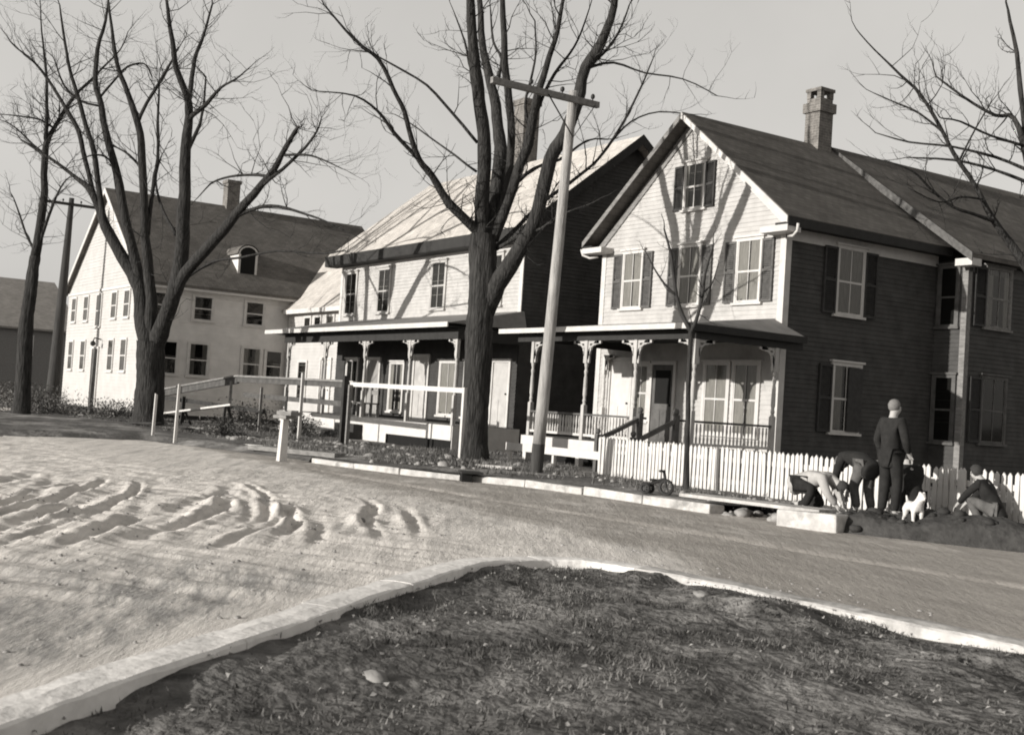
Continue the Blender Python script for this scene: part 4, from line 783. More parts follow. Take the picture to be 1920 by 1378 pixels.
# dormer
dx0=-51.7; dxf=-50.35; mb=MB(); zb=le+ (l1+.3-dxf)*sL
mb.box(dx0-.6,dxf,18.85,19.65,zb-.2,7.3); mb.build('dormer',M['clap_farside'],Lh)
mb=MB(); DF=Frame((dxf,0,0),(0,1,0),(1,0,0)); mb.fb(DF,18.82,18.92,0,.04,zb-.05,7.3); mb.fb(DF,19.58,19.68,0,.04,zb-.05,7.3)
for k in range(8):
    t0=math.pi*k/8; t1=math.pi*(k+1)/8; mb.bar(tuple(DF.P(19.25-.42*math.cos(t0),.02,7.3+.36*math.sin(t0))),tuple(DF.P(19.25-.42*math.cos(t1),.02,7.3+.36*math.sin(t1))),.06,.09,(1,0,0))
dm=mb.build('dormer_frame',M['white'],Lh)
mb=MB(); mb.fb(DF,18.92,19.58,.002,.02,zb,7.3); n=8
P_=[tuple(DF.P(19.25-.38*math.cos(math.pi*k/n),.012,7.3+.33*math.sin(math.pi*k/n))) for k in range(n+1)]; mb.quad(*P_); mb.build('pane',M['dark'],dm)
mb=MB()
for k in range(8):
    t0=math.pi*k/8; t1=math.pi*(k+1)/8; c0,s0_,c1,s1_=math.cos(t0),math.sin(t0),math.cos(t1),math.sin(t1)
    mb.quad((dxf+.08,19.25-.5*c0,7.3+.44*s0_),(dxf+.08,19.25-.5*c1,7.3+.44*s1_),(dxf-2.2,19.25-.5*c1,7.3+.44*s1_),(dxf-2.2,19.25-.5*c0,7.3+.44*s0_))
mb.build('dormer_roof',M['roof_far'],Lh)
mb=MB(); mb.box(-55.7,-55.1,19.85,20.45,9,11.1); mb.box(-55.75,-55.05,19.8,20.5,11.1,11.25); mb.build('chimney',M['brick'],Lh)
# ell towards the middle house
e0,e1,ey=-49.4,-43.6,20.9; EF=Frame((0,ey,0),(1,0,0),(0,-1,0))
mb=MB(); mb.box(e0,e1,ey+.004,26,0,4.95); mb.build('wall_core',M['soffit'],Lh)
claps(EF,e0+.02,e1,.3,4.95,None,.14).build('ell_wall',M['clap_far'],Lh)
mb=MB(); L_=math.hypot(3.2,2.9); mb.quad((e0-3.5,ey-.35,4.98),(e1+.3,ey-.35,4.98),(e1+.3,ey+3.2,8.1),(e0-3.5,ey+3.2,8.1),uv=[(0,0),(9,0),(9,L_),(0,L_)]); mb.quad((e0+.02,ey-.35,4.9),(e1+.3,ey-.35,4.9),(e1+.3,ey+3.2,8.02),(e0+.02,ey+3.2,8.02)); mb.build('ell_roof',M['roof_light'],Lh)
mb=MB(); mb.box(e0+.32,e1+.3,ey-.38,ey-.35,4.82,5.0); mb.build('fascia',M['white'],Lh)
window(Lh,EF,-47.3,3.95,4.65,.6,None,0,cap=False,frame_mat='white',mull=False); window(Lh,EF,-46.3,3.95,4.65,.6,None,0,cap=False,frame_mat='white',mull=False); window(Lh,EF,-45.1,3.95,4.65,.7,None,1.,cap=False,frame_mat='white',mull=False)
door(Lh,EF,-45.2,.9,.7,2.9,'white','white',False); window(Lh,EF,-47.5,1.3,2.8,.8,None,0,cap=False,frame_mat='white',mull=False)
settle(Lh)
M['roof_haze']=mat('hazed_roof',.3,.9,.15,1,.004,40,'shingle')  # roof tone lightened to paint in distance haze
# ---------------- dark house at the far left ----------------
Q=wempty('distant_house',(-106,22,0),'dim dark house with haze-paled roof beyond the far utility pole','house')
q0,q1,r0,r1=-118,-98,10,24; QG=Frame((q1,0,0),(0,1,0),(1,0,0)); QS=Frame((0,r0,0),(1,0,0),(0,-1,0))
mb=MB(); mb.box(q0,q1-.02,r0+.02,r1,-.3,5.2); mb.build('wall_core',M['soffit'],Q)
claps(QG,r0,r1,.0,5.2,None,.2).build('side_wall',M['wood'],Q); claps(QS,q0,q1,.0,5.2,None,.2).build('front_wall',M['wood'],Q)  # wall tone lightened as painted-in haze
mb=MB(); gable_roof(mb,q0-.4,q1+.4,r0-.4,r1+.4,-108,9.6,5.2,.15); mb.build('roof',M['roof_haze'],Q)
for s in (12,14.6,17.5,20.4):
    window(Q,QG,s,3.2,4.6,.9,None,0,cap=False,mull=False); window(Q,QG,s,.9,2.4,.9,None,0,cap=False,mull=False)
for s in (-101,-104.5,-108,-112): window(Q,QS,s,3.0,4.5,.9,None,0,cap=False,mull=False)
settle(Q)
# ---------------- trees ----------------
def twig(mb,p,d,L,r,depth=1,upb=.25):
    pts=[Vector(p)]; n=4; dd=Vector(d).normalized()
    for k in range(n):
        dd=(dd+Vector((random.gauss(0,.22),random.gauss(0,.22),random.gauss(0,.18)+upb*.35))).normalized(); pts.append(pts[-1]+dd*L/n)
    mb.tube(pts,[r*(1-.8*k/n) for k in range(n+1)],4,False)
    if depth>0:
        for k in range(1,n+1):
            if random.random()<.75:
                sd=Vector((random.gauss(0,1),random.gauss(0,1),random.gauss(.2,.7))).normalized(); twig(mb,pts[k],dd*.6+sd*.6,L*random.uniform(.3,.55),r*.5,depth-1,upb)
def tree(key,name,label,group,tw,trunk_n=14,twl=1.3,depth=1):
    Ls=TREES[key]; base=Ls[0][1][0]; root=empty(name,(base[0],base[1],max(0,base[2])),label,'tree',group)
    b=Vector(root.location)
    def refine(q,sub=3,wob=.05):
        P=[Vector(a[:3])-b for a in q]; rr=[a[3] for a in q]; oP=[];oR=[]
        for i in range(len(P)-1):
            p0=P[max(i-1,0)];p1=P[i];p2=P[i+1];p3=P[min(i+2,len(P)-1)]
            for k in range(sub):
                t=k/sub; v=.5*((2*p1)+(p2-p0)*t+(2*p0-5*p1+4*p2-p3)*t*t+(3*p1-p0-3*p2+p3)*t**3)
                r=rr[i]*(1-t)+rr[i+1]*t; wv=mn.noise_vector(v*1.3)*min(wob,r*.7); oP.append(v+(wv if i+k>0 else Vector())); oR.append(r*(1+.10*mn.noise(v*4)))
        oP.append(P[-1]); oR.append(rr[-1]); return oP,oR
    trunk=MB()
    P,Rr=refine(Ls[0][1],8,.03)
    if P[0].z>-.3: P[0].z=-.25
    # flare the root collar
    for i in range(len(P)):
        if P[i].z<.5 and key!='sap': Rr[i]*=1+.22*max(0,(.5-P[i].z))
    n=26 if key!='sap' else 8; i0=len(trunk.v); trunk.tube(P,Rr,n,False)
    for k in range(i0,len(trunk.v)):
        v=Vector(trunk.v[k]); c=P[min((k-i0)//n,len(P)-1)]; d=v-c; dd=d.length
        if key!='sap': trunk.v[k]=tuple(c+d*(1+.10*mn.noise(Vector((d.x/dd*2.2,d.y/dd*2.2,v.z*.5)))+.11*mn.noise(Vector((d.x/dd*7,d.y/dd*7,v.z*1.2)))))
    trunk.build('trunk',M['bark'],root,True)
    crown=MB(); cand=[]
    for kind,q in Ls[1:]:
        P,Rr=refine(q); crown.tube(P,Rr,10 if Rr[0]>.08 else 6,True,.05)
        for i in range(1,len(P)):
            cand.append((P[i],(P[i]-P[i-1]).normalized(),Rr[i],i/len(P)))
        # taper to nothing at tip
        twig(crown,P[-1],(P[-1]-P[-2]),twl*.7,max(.006,Rr[-1]*.9),1)
    for _ in range(tw):
        p,d,r,t=random.choice(cand)
        if p.z<3.2 and key in('t1','t2'): continue
        if r>.14 and random.random()<.75: continue
        sd=Vector((random.gauss(0,1),random.gauss(0,1),random.gauss(.1,.6))).normalized()
        twig(crown,p,d*.5+sd*.8,twl*random.uniform(.5,1.2),max(.006,min(.017,r*.4)),depth)
    crown.build('crown',M['twig'] if key=='sap' else M['bark'],root,True)
    return root
tree('t2','maple_tree','big bare maple with upright limbs standing beside the near utility pole','bare maples along the street',230,twl=1.2,depth=2)
tree('t1','maple_tree','bare forked maple in front of the large pale house','bare maples along the street',300,twl=1.5,depth=2)
tree('t0','maple_tree','slim bare tree at the far left edge beyond the pale house','bare maples along the street',130,twl=1.6,depth=2)
tree('t3','maple_tree','bare tree reaching fine branches in from the right edge behind the picket fence','bare maples along the street',80,twl=.9,depth=2)
tree('sap','sapling','thin forked sapling growing in front of the picket fence and porch corner',None,16,twl=.45)
# ---------------- utility poles ----------------
def upole(base,top,r0,r1,label,arm,armz,dark_z,braces=True):
    root=empty('utility_pole',base,label,'utility pole'); b=Vector(base); t=Vector(top)-b; n=14
    zz=[i/n for i in range(n+1)]; cut=dark_z/t.z
    a=MB(); a.tube([(0,0,-.3)]+[tuple(t*cut*k/3) for k in range(4)],[r0*1.02]+[r0*1.02-(r0-r1)*cut*k/3 for k in range(4)],16,False); a.build('pole_foot',M['pole_dark'],root,True)  # foot of the pole in a darker tone
    a=MB(); a.tube([tuple(t*(cut+(1-cut)*k/10)) for k in range(11)],[r0+(r1-r0)*(cut+(1-cut)*k/10) for k in range(11)],16,True); a.build('pole',M['pole'] if braces else M['pole_dark'],root,True)
    c=t*(armz/t.z); d=Vector(arm).normalized(); off=d.cross(Vector((0,0,1)))*(r1+.05)
    L0,L1=1.75,.5
    a=MB(); a.bar(c+off-d*arm_len[0],c+off+d*arm_len[1],.1,.12); cr=a.build('crossarm',M['wood_dark'] if not braces else M['wood'],root)
    a=MB()
    for k in range(4):
        u=-arm_len[0]+.15+(arm_len[0]+arm_len[1]-.3)*k/3; p=c+off+d*u
        a.tube([tuple(p+Vector((0,0,z))) for z in (.05,.12)],.012,6); a.ball(tuple(p+Vector((0,0,.15))),.045,8,6,(1,1,1.3))
    a.build('insulator_pin',M['iron'],cr)
    a=MB()
    for u in (-.75,.42): a.bar(c+off*1.5+d*u+Vector((0,0,-.04)),t*((armz-.75)/t.z)+off,.03,.012)
    a.build('brace',M['iron'],root)
    return root
arm_len=(2.05,.55)
upole((-20.78,14.46,.12),(-20.2,14.38,7.95),.135,.095,'pale wooden utility pole with one crossarm, standing at the kerb beside the big maple',(0,1,0),7.62,.62)
arm_len=(1.3,1.3)
upole((-56,12.9,0),(-55.6,13.0,9.4),.3,.11,'dark utility pole in the distance left of the pale house',(0,1,0),9.1,.3,False)
# ---------------- picket fence ----------------
fy=16.2; fx0=-20.95; fx1=-9.9; sp=.111; n=100; gz=.1
pf_=empty('picket_fence',(fx0,fy,gz),'white picket fence along the side yard behind the people','fence')
def picket():
    m_=MB(); w2=.038; h=.86
    P=[(-w2,0),(w2,0),(w2,h-.05),(0,h),(-w2,h-.05)]
    i=len(m_.v); m_.v+=[(x,-.011,z) for x,z in P]+[(x,.011,z) for x,z in P]; m_.f+=[(0,1,2,3,4),(9,8,7,6,5)]+[(k,k+5,(k+1)%5+5,(k+1)%5) for k in range(5)]; m_.uv+=[None]*7
    return m_
pk=picket().build('picket',M['white'],pf_)
for k in range(n):
    o=pk if k==0 else pk.copy()
    if k: C.objects.link(o); o.parent=pf_
    o.location=(.05+k*sp,-.02+random.uniform(-.004,.004),random.uniform(-.012,.012)); o.rotation_euler=(random.gauss(0,.012),random.gauss(0,.012),random.gauss(0,.03)); o.scale=(random.uniform(.95,1.05),1,random.uniform(.985,1.01))
for z in (.22,.63):
    m_=MB(); m_.box(0,fx1-fx0+.2,.0,.04,z-.045,z+.045); m_.build('rail',M['white'],pf_)
m_=MB(); m_.box(-.02,.08,.045,.14,-.2,.84); post=m_.build('fence_post',M['white'],pf_)
for k in range(1,6):
    o=post.copy(); C.objects.link(o); o.parent=pf_; o.location=(k*2.2,0,0)
# low rail left of the fence
lr_=empty('plank_rail',(-26.0,17.3,.1),'low white plank rail on short posts left of the picket fence','fence')
m_=MB(); m_.box(0,4.9,-.02,.02,.32,.5); m_.build('plank',M['white'],lr_)
for k in range(3): m_=MB(); m_.box(.05+2.2*k,.14+2.2*k,.021,.1,-.15,.44); m_.build('post',M['white'],lr_)
lr_.location=(-25.2,16.6,.1); lr_.scale=(.85,1,1)
# ---------------- barricade of rails, stakes, trestle ----------------
br=empty('rail_barricade',(-31,15.2,.1),'tall rail barricade, white rail at right and dark rails trailing left','barricade')
m_=MB(); m_.bar((-.4,0,1.72),(6.2,0,1.68),.05,.12); wr=m_.build('rail',M['white'],br); wr['label']='white top rail'
m_=MB(); m_.bar((-9.2,.06,1.72),(-.2,.06,1.7),.08,.17); m_.build('rail',M['barrier'],br)
m_=MB(); m_.bar((-21.5,.06,.7),(-9.0,.06,1.72),.1,.26); m_.build('rail',M['barrier'],br)
m_=MB(); m_.bar((-8.4,.06,1.22),(-.2,.06,1.15),.06,.15); m_.build('rail',M['barrier'],br)
m_=MB(); m_.bar((-17.5,.06,.9),(-6.5,.06,.72),.08,.14); m_.build('rail',M['wood_dark'],br)
m_=MB(); m_.bar((-21.4,-.02,.86),(-9.0,-.02,1.84),.05,.06); m_.bar((-9.0,-.02,1.84),(-.36,-.02,1.80),.05,.06); m_.build('rail',M['wood'],br)
for x,mm,h,w_ in ((-.28,'wood_dark',1.95,.13),(6.15,'white',1.75,.09),(-3.3,'white',2.0,.07),(-.02,'wood',1.7,.08),(-6.5,'wood',1.5,.06),(-9.25,'wood',1.65,.06),(-14,'wood_dark',1.0,.1)):
    m_=MB(); m_.box(x-w_/2,x+w_/2,-.06-w_,-.04,-.15,h); m_.build('post',M[mm],br)
stk=None
for (x,y,h,lean,lab) in ((-31.9,9.95,1.22,.06,'shorter white stake, left of the two at the road edge'),(-30.4,10.05,1.5,.05,'taller white stake, right of the two at the road edge')):
    m_=MB(); m_.hexa([(-.035,-.035,-.2),(.035,-.035,-.2),(.035,.035,-.2),(-.035,.035,-.2),(-.03+lean,-.03,h),(.03+lean,-.03,h),(.03+lean,.03,h-.03),(-.03+lean,.03,h-.03)])
    o=m_.build('stake',M['white']); o.location=(x,y,0); tag(o,lab,'stake','white stakes at the road edge')
st=empty('stub_post',(-24.3,10.35,0),'squat white stub post with a small shelf board at the kerb end','post')
m_=MB(); m_.hexa([(-.09,-.09,-.2),(.09,-.09,-.2),(.09,.09,-.2),(-.09,.09,-.2),(-.04,-.06,.95),(.1,-.06,.95),(.1,.06,.95),(-.04,.06,.95)]); m_.build('post',M['white'],st)
m_=MB(); m_.box(-.32,.36,-.12,.12,.9,.97); m_.box(-.15,.6,-.12,.12,.98,1.06); m_.build('shelf_board',M['wood'],st)
m_=MB(); m_.tube([(0.05,0,1.06),(.08,0,1.5)],.018,6); m_.build('rod',M['iron'],st)
tr=empty('trestle',(-38,14.2,0),'low plank trestle sloping down to the left behind the stakes','trestle')
m_=MB(); m_.bar((-8.4,0,.28),(.5,0,.98),.22,.06); m_.build('plank',M['white'],tr)
for x,z in ((-.05,.9),(-4.2,.6)):
    m_=MB(); m_.bar((x,-.1,0),(x,-.05,z),.07,.07,(1,0,0)); m_.bar((x,.35,0),(x,.05,z),.07,.07,(1,0,0)); m_.build('leg',M['wood_dark'],tr)
# boards and rocks lying about on the verge
for i,(p,q,w_,h_,mm,lab) in enumerate([((-27.3,10.9,.13),(-24.3,11.7,.16),.3,.1,'wood','long squared timber lying behind the stub post'),
    ((-29.0,11.4,.1),(-27.6,11.8,.13),.22,.05,'white','short pale board flat on the dirt right of the stakes'),
    ((-33.8,12.8,.12),(-32.9,13.1,.14),.2,.06,'white','small pale board under the trestle plank'),
    ((-27.4,16.2,.2),(-25.2,17.3,.95),.9,.04,'white','wide pale panel leaning by the end of the long porch'),
    ((-22.6,14.2,.15),(-21.6,14.5,.17),.25,.06,'granite','broken kerbstone between maple and utility pole'),
    ((-24.9,13.6,.14),(-24.0,13.7,.15),.18,.06,'wood','grey plank offcut at the foot of the big maple')]):
    if i==3: continue
    m_=MB(); m_.bar(p,q,w_,h_); o=m_.build('board',M[mm]); tag(o,lab,'stone' if mm=='granite' else 'board')
random.seed(23)
LB=['%s %s board, %s from the left in the lumber by the maple'%(a,b_,c) for a,b_,c in (('grey','short','first'),('mid grey','long','second'),('near black','short','third'),('pale grey','tilted','fourth'),('dark grey','flat','fifth'),('near black','long','sixth'),('grey','narrow','seventh'),('dull grey','long','eighth'),('black','narrow','ninth'))]
for k in range(9):
    x=-46+k*1.45; y=11.6+1.8*((k*0.618)%1); long_='long' in LB[k]; L_=3.0 if long_ else 1.5; tl=.2 if 'tilted' in LB[k] else .04; m_=MB()
    m_.bar((-L_/2,0,.0),(L_/2,0,tl*L_),.14 if 'narrow' in LB[k] else .25,.05); o=m_.build('board',M[('wood','barrier','wood_dark')[k%3]]); o.location=(x,y,.16); o.rotation_euler=(0,0,random.uniform(-.6,.9)); tag(o,LB[k],'board','loose lumber around the forked maple')
m_=MB(); random.seed(4)
for _ in range(170):
    x=random.uniform(-33,-21); y=random.uniform(11.6,16.5)
    if y<11.4+.0*(x) : continue
    rock(m_,(x,y,.14),random.uniform(.025,.1)*(1 if random.random()<.85 else 1.6))
for _ in range(60): rock(m_,(random.uniform(-22,-13),random.uniform(13.7,15.9),.14),random.uniform(.02,.06))
tag(m_.build('loose_stones',M['rubble'],smooth=True),'loose stones and clods strewn over the verge','stones',kind='stuff')
# sparse dead grass on the verge
gv=[];gf=[]
for _ in range(26000):
    x=random.uniform(-50,-11) if random.random()<.6 else random.uniform(-30,-20); y=random.uniform(11.5,20)
    if fbm(x,y,.5,4,14)<-.02: continue
    if -26.4<x<-19.6 and y>17.5: continue
    if y<np.interp(-x,[9,17.8,19.5,21,24,28,31.5,50],[13.8,13.7,13.0,12.3,11.7,11.3,11.2,11.2]): continue
    a=random.uniform(0,6.28); h=random.uniform(.04,.13); wd=.012; i=len(gv)
    gv+=[(x-math.cos(a)*wd,y-math.sin(a)*wd,.12),(x+math.cos(a)*wd,y+math.sin(a)*wd,.12),(x+random.gauss(0,.05),y+random.gauss(0,.05),.14+h)]; gf.append((i,i+1,i+2))
me=D.meshes.new('dry_grass'); me.from_pydata(gv,[],gf); me.materials.append(mat('dry_grass',.13,.95,.4,2)); o=D.objects.new('dry_grass',me); C.objects.link(o); tag(o,'sparse dry grass on the verge before the houses','grass',kind='stuff')
# shrubs (bare twiggy) by the left verge
def shrub(x,y,w_,h,label,n=150):
    m_=MB(); stems=MB()
    for k in range(9):
        a=random.uniform(0,6.28); stems.tube([(0,0,0),(math.cos(a)*w_*.2,math.sin(a)*w_*.15,h*.4),(math.cos(a)*w_*.4,math.sin(a)*w_*.3,h*.8)],[.02,.014,.006],5,False)
    for _ in range(n*8):
        v=Vector((random.gauss(0,.35)*w_,random.gauss(0,.28)*w_,abs(random.gauss(0,.45))*h))
        if v.z>h or (v.x/w_)**2*2+(v.z/h)**2>1.1: continue
        a,b,c=[Vector((random.gauss(0,1),random.gauss(0,1),random.gauss(0,1))).normalized()*random.uniform(.03,.075) for _ in range(3)]
        m_.quad(v+a,v+b,v+c)
    r_=empty('shrub',(x,y,.1),label,'shrub','dark shrubs on the left verge'); m_.build('foliage',M['grass'],r_); stems.build('stems',M['twig'],r_); return r_
for (x,y,w_,h,lab) in ((-45,12.6,2.2,.8,'dark low shrub at the foot of the forked maple'),(-39.5,15.6,1.8,1.1,'dark shrub behind the trestle by the porch end'),(-36.2,15.9,1.2,.8,'small dark shrub before the left end of the long porch'),(-33.6,12.4,1.1,.6,'dark shrub behind the two white stakes'),(-54,11.6,3.2,1.1,'dark hedge-like shrub before the sunlit gable end'),(-62,11.5,3.4,1.2,'dark shrub behind the distant utility pole'),(-48,10.8,2.4,.7,'dark shrub at the left edge of the road bend')):
    shrub(x,y,w_,h,lab,int(170*w_))
# dirt mound right, with planks
def moundz(x,y):
    a=(x+9.9)*.86+(y-14.75)*.51; c=-(x+9.9)*.51+(y-14.75)*.86
    d=(a/2.9)**2+(c/.62)**2
    return -.05+.05*ss(1,.8,d)+.13*ss(.02,.3,1-d)+max(0,1-d)**.6*(.2+.2*fbm(x,y,1.3,6,3))
o=grid('dirt_mound',list(np.arange(-12.6,-6.6,.06)),list(np.arange(12.9,17.2,.06)),lambda x,y:moundz(x,y)+.0,mat('dark_soil',.05,.95,.5,5,.04,10),kind=None)
del o['kind']; tag(o,'long mound of dark dug soil beside the kerb at the feet of the group','soil mound')
m_=MB(); m_.bar((-12.3,13.95,.2),(-10.2,14.85,.36),.14,.04); o=m_.build('plank',M['wood']); tag(o,'weathered plank lying along the top of the soil mound','plank')
m_=MB()
for _ in range(90):
    x=random.uniform(-12.1,-7.5); y=14.75+(x+9.9)*.59+random.uniform(-.5,.5); rock(m_,(x,y,max(0,moundz(x,y))),random.uniform(.03,.1))
tag(m_.build('clods',M['wood_dark'],smooth=True),'dark soil clods over the dug mound','soil',kind='stuff')
for (x,y,r,l) in ((-11.75,13.6,.2,'squared stone leaning at the near end of the soil mound'),(-12.7,14.6,.15,'grey stone on the kerb beside the open drain')):
    stone(x,y,r,l,z=.08)
dr_=empty('storm_drain',(-19.75,12.13,0),'small dark drain opening in the far kerb left of the utility pole','drain',rz=R(-25))
m_=MB(); m_.box(-.28,.28,-.09,.1,0,.16); m_.build('opening',M['dark'],dr_)
m_=MB(); m_.box(-.33,.33,-.11,.3,.16,.19); m_.build('lid',M['wood_dark'],dr_)
# tricycle: small dark child's toy at the kerb
tc_=empty('tricycle',(-15.75,13.4,.17),'small dark child tricycle standing on the kerb before the picket fence','tricycle',rz=.5); tc_.scale=(.8,.8,.8)
for (x,y,r) in ((.24,0,.14),(-.18,.12,.09),(-.18,-.12,.09)):
    m_=MB(); m_.tube([(x+r*math.cos(a*math.pi/8),y,r+r*math.sin(a*math.pi/8)) for a in range(17)],.035,6,False)
    for a in range(6): m_.tube([(x,y,r),(x+r*math.cos(a*math.pi/3),y,r+r*math.sin(a*math.pi/3))],.016,4,False)
    m_.build('wheel',M['iron'],tc_)
m_=MB(); m_.tube([(.24,-.0,.14),(.2,0,.34),(.17,0,.47)],.035,6); m_.tube([(.2,0,.3),(-.05,0,.22),(-.18,0,.1)],.04,6); m_.tube([(-.18,-.12,.09),(-.18,.12,.09)],.012,6); m_.build('frame',M['iron'],tc_)
m_=MB(); m_.tube([(.13,-.15,.47),(.18,0,.47),(.13,.15,.47)],.025,6); m_.build('handlebar',M['iron'],tc_)
m_=MB(); m_.ball((-.05,0,.27),.08,10,6,(1.2,.9,.35)); m_.build('seat',M['iron'],tc_)
# ---------------- people ----------------
def skinned(name,m,parent,J,Ed,Rd,root=0,sub=2):
    me=D.meshes.new(name); me.from_pydata([tuple(j) for j in J],Ed,[]); o=D.objects.new(name,me); C.objects.link(o); o.parent=parent; me.materials.append(m)
    s=o.modifiers.new('skin','SKIN'); s.use_smooth_shade=True; s.use_x_symmetry=False
    for i,v in enumerate(me.skin_vertices[0].data):
        r=Rd[i]; v.radius=(r,r) if not hasattr(r,'__len__') else r; v.use_root=(i==root)
    q=o.modifiers.new('sub','SUBSURF'); q.levels=sub; q.render_levels=sub; return o
def person(root,sc,pelvis,chest,neck,head,hd,arms,legs,top,bottom,hairm,hat=None,toplen=True):
    """joints in root frame, unit: adult metres times sc. hd: direction the face points to"""
    s=sc; V_=lambda p: Vector(p)*s
    pelvis,chest,neck,head=map(V_,(pelvis,chest,neck,head)); hd=Vector(hd).normalized()
    J=[pelvis,(pelvis+chest)/2,chest,neck,head+(head-neck)*.15,head+(head-neck)*.75]; Rr=[.12*s,.11*s,.125*s,.052*s,.085*s,.075*s]; E=[(0,1),(1,2),(2,3),(3,4),(4,5)]
    kf=1 if sc>.9 else 1.2
    Rr[4]*=kf; Rr[5]*=kf
    i=len(J); J+= [head+(head-neck)*.22+hd*.095*s*kf]; Rr+=[.018*s]; E+=[(4,i)]
    hands=[]
    for k,(sh,el,wr,hdv) in enumerate(arms):
        sh,el,wr=V_(sh),V_(el),V_(wr); hv=Vector(hdv).normalized(); i=len(J)
        J+=[sh,el,wr,wr+hv*.06*s]; Rr+=[.06*s,.045*s,.032*s,(.04*s,.022*s)]; E+=[(2,i),(i,i+1),(i+1,i+2),(i+2,i+3)]; hands.append((wr+hv*.06*s,hv))
    lg=[]
    for (hp,kn,an,toe) in legs:
        hp,kn,an,toe=map(V_,(hp,kn,an,toe)); i=len(J); J+=[hp,kn,an,toe]; Rr+=[.09*s,.062*s,.042*s,.035*s]; E+=[(0,i),(i,i+1),(i+1,i+2),(i+2,i+3)]; lg.append((hp,kn,an,toe))
    # five fingers on each hand
    for (hp,hv) in hands:
        pi=min(range(len(J)),key=lambda q:(J[q]-hp).length); side=hv.cross(Vector((0,1,.2))).normalized(); cr=hv.cross(side)
        for f_,ln in zip((-1.5,-.5,.5,1.5),(.065,.078,.072,.055)):
            i=len(J); b_=hp+side*f_*.019*s+hv*.035*s; J+=[b_,b_+hv*ln*.6*s+cr*.01*s,b_+hv*ln*s+cr*.03*s]; Rr+=[.010*s,.0095*s,.008*s]; E+=[(pi,i),(i,i+1),(i+1,i+2)]
        i=len(J); b_=hp-hv*.02*s+side*.035*s; J+=[b_,b_+side*.02*s+hv*.04*s]; Rr+=[.012*s,.01*s]; E+=[(pi,i),(i,i+1)]
    skinned('body',M['skin'],root,J,E,Rr)
    # jacket over torso and arms
    J2=[pelvis,(pelvis+chest)/2,chest,chest+(neck-chest)*.8]; R2=[.165*s,.15*s,.165*s,.075*s]; E2=[(0,1),(1,2),(2,3)]
    for (sh,el,wr,hdv) in arms:
        i=len(J2); sh,el,wr=V_(sh),V_(el),V_(wr); J2+=[sh,el,wr+(el-wr)*.08]; R2+=[.085*s,.066*s,.05*s]; E2+=[(2,i),(i,i+1),(i+1,i+2)]
    if toplen: 
        i=len(J2); dn=(pelvis-chest).normalized(); J2+=[pelvis+dn*.2*s]; R2+=[.175*s]; E2+=[(0,i)]
    skinned('jacket',M[top],root,J2,E2,R2)
    J3=[pelvis];R3=[.14*s];E3=[]
    for (hp,kn,an,toe) in lg:
        i=len(J3); J3+=[hp,kn,an]; R3+=[.115*s,.08*s,.068*s]; E3+=[(0,i),(i,i+1),(i+1,i+2)]
    skinned('trousers',M[bottom],root,J3,E3,R3)
    for (hp,kn,an,toe) in lg:
        d_=(toe-an); skinned('shoe',M['iron'],root,[an-Vector((0,0,.02*s)),an+d_*.5-Vector((0,0,.01)),toe],[(0,1),(1,2)],[.05*s,.05*s,.045*s])
    hc=head+(head-neck)*.55-hd*.018*s; m_=MB(); up_=(head-neck).normalized(); m_.ball((0,0,0),.099*s*kf,14,10,(1,1,1.0))
    zc_=Vector((0,0,1)).rotation_difference(up_).to_matrix()
    vv=[]; 
    for k in range(len(m_.v)):
        v=Vector(m_.v[k]); v*=1+.10*mn.noise(v*38); v.x*=.86; m_.v[k]=tuple(hc+zc_@v)
    # leave the face bare
    keep=[f for f in m_.f if (sum((Vector(m_.v[q]) for q in f),Vector())/4-hc).dot(hd)<.045*s and (sum((Vector(m_.v[q]) for q in f),Vector())/4-hc).dot(up_)>-.088*s]
    m_.f=keep; m_.uv=[None]*len(keep); m_.build('hair',M[hairm],root,True)
    ey=MB(); sd_=hd.cross(up_).normalized()
    for q in (-1,1): ey.ball(tuple(head+(head-neck)*.32+hd*.082*s*kf+sd_*q*.032*s),.012*s,6,5)
    ey.build('eyes',M['iron'],root)
    if hat:
        m_=MB(); c=hc+up_*.05*s; m_.ball((0,0,0),.118*s*kf,14,8,(1,1,.7)); 
        for k in range(len(m_.v)): m_.v[k]=tuple(c+zc_@Vector(m_.v[k]))
        b_=c+hd*.1*s; m_.bar(tuple(c+hd*.05*s),tuple(c+hd*.19*s-up_*.02*s),.16*s,.015*s,tuple(up_)); m_.build('cap',M[hat],root,True)
    return lg,neck
def face(root,ang): root.rotation_euler=(0,0,ang)
# standing man seen from behind; local +Y is where he faces
mn_=empty('person',(-12.02,14.72,.17),'grey haired man in a dark suit standing with his back turned','person','people by the fence',rz=R(-8))
person(mn_,1.0,(0,0,.93),(0,-.01,1.32),(.0,-.0,1.5),(.0,.02,1.6),(.25,1,-.15),
 [((-.19,0,1.42),(-.27,-.04,1.13),(-.23,.08,.9),(0,.2,-1)),((.19,0,1.42),(.27,.02,1.13),(.2,.16,.95),(-.2,.6,-.8))],
 [((-.1,0,.9),(-.12,.03,.5),(-.12,-.02,.09),(-.15,.15,.03)),((.1,0,.9),(.12,.04,.5),(.13,-.01,.09),(.17,.16,.03))],'suit','suit','hair_grey')
m_=MB(); m_.tube([(0.0,-.0,1.475),(0,0,1.497)],[.062,.058],12,False); m_.build('collar',M['white'],mn_)
stoop=dict(pelvis=(0,0,.62),chest=(0,.34,.72),neck=(0,.5,.74),head=(0,.58,.72))
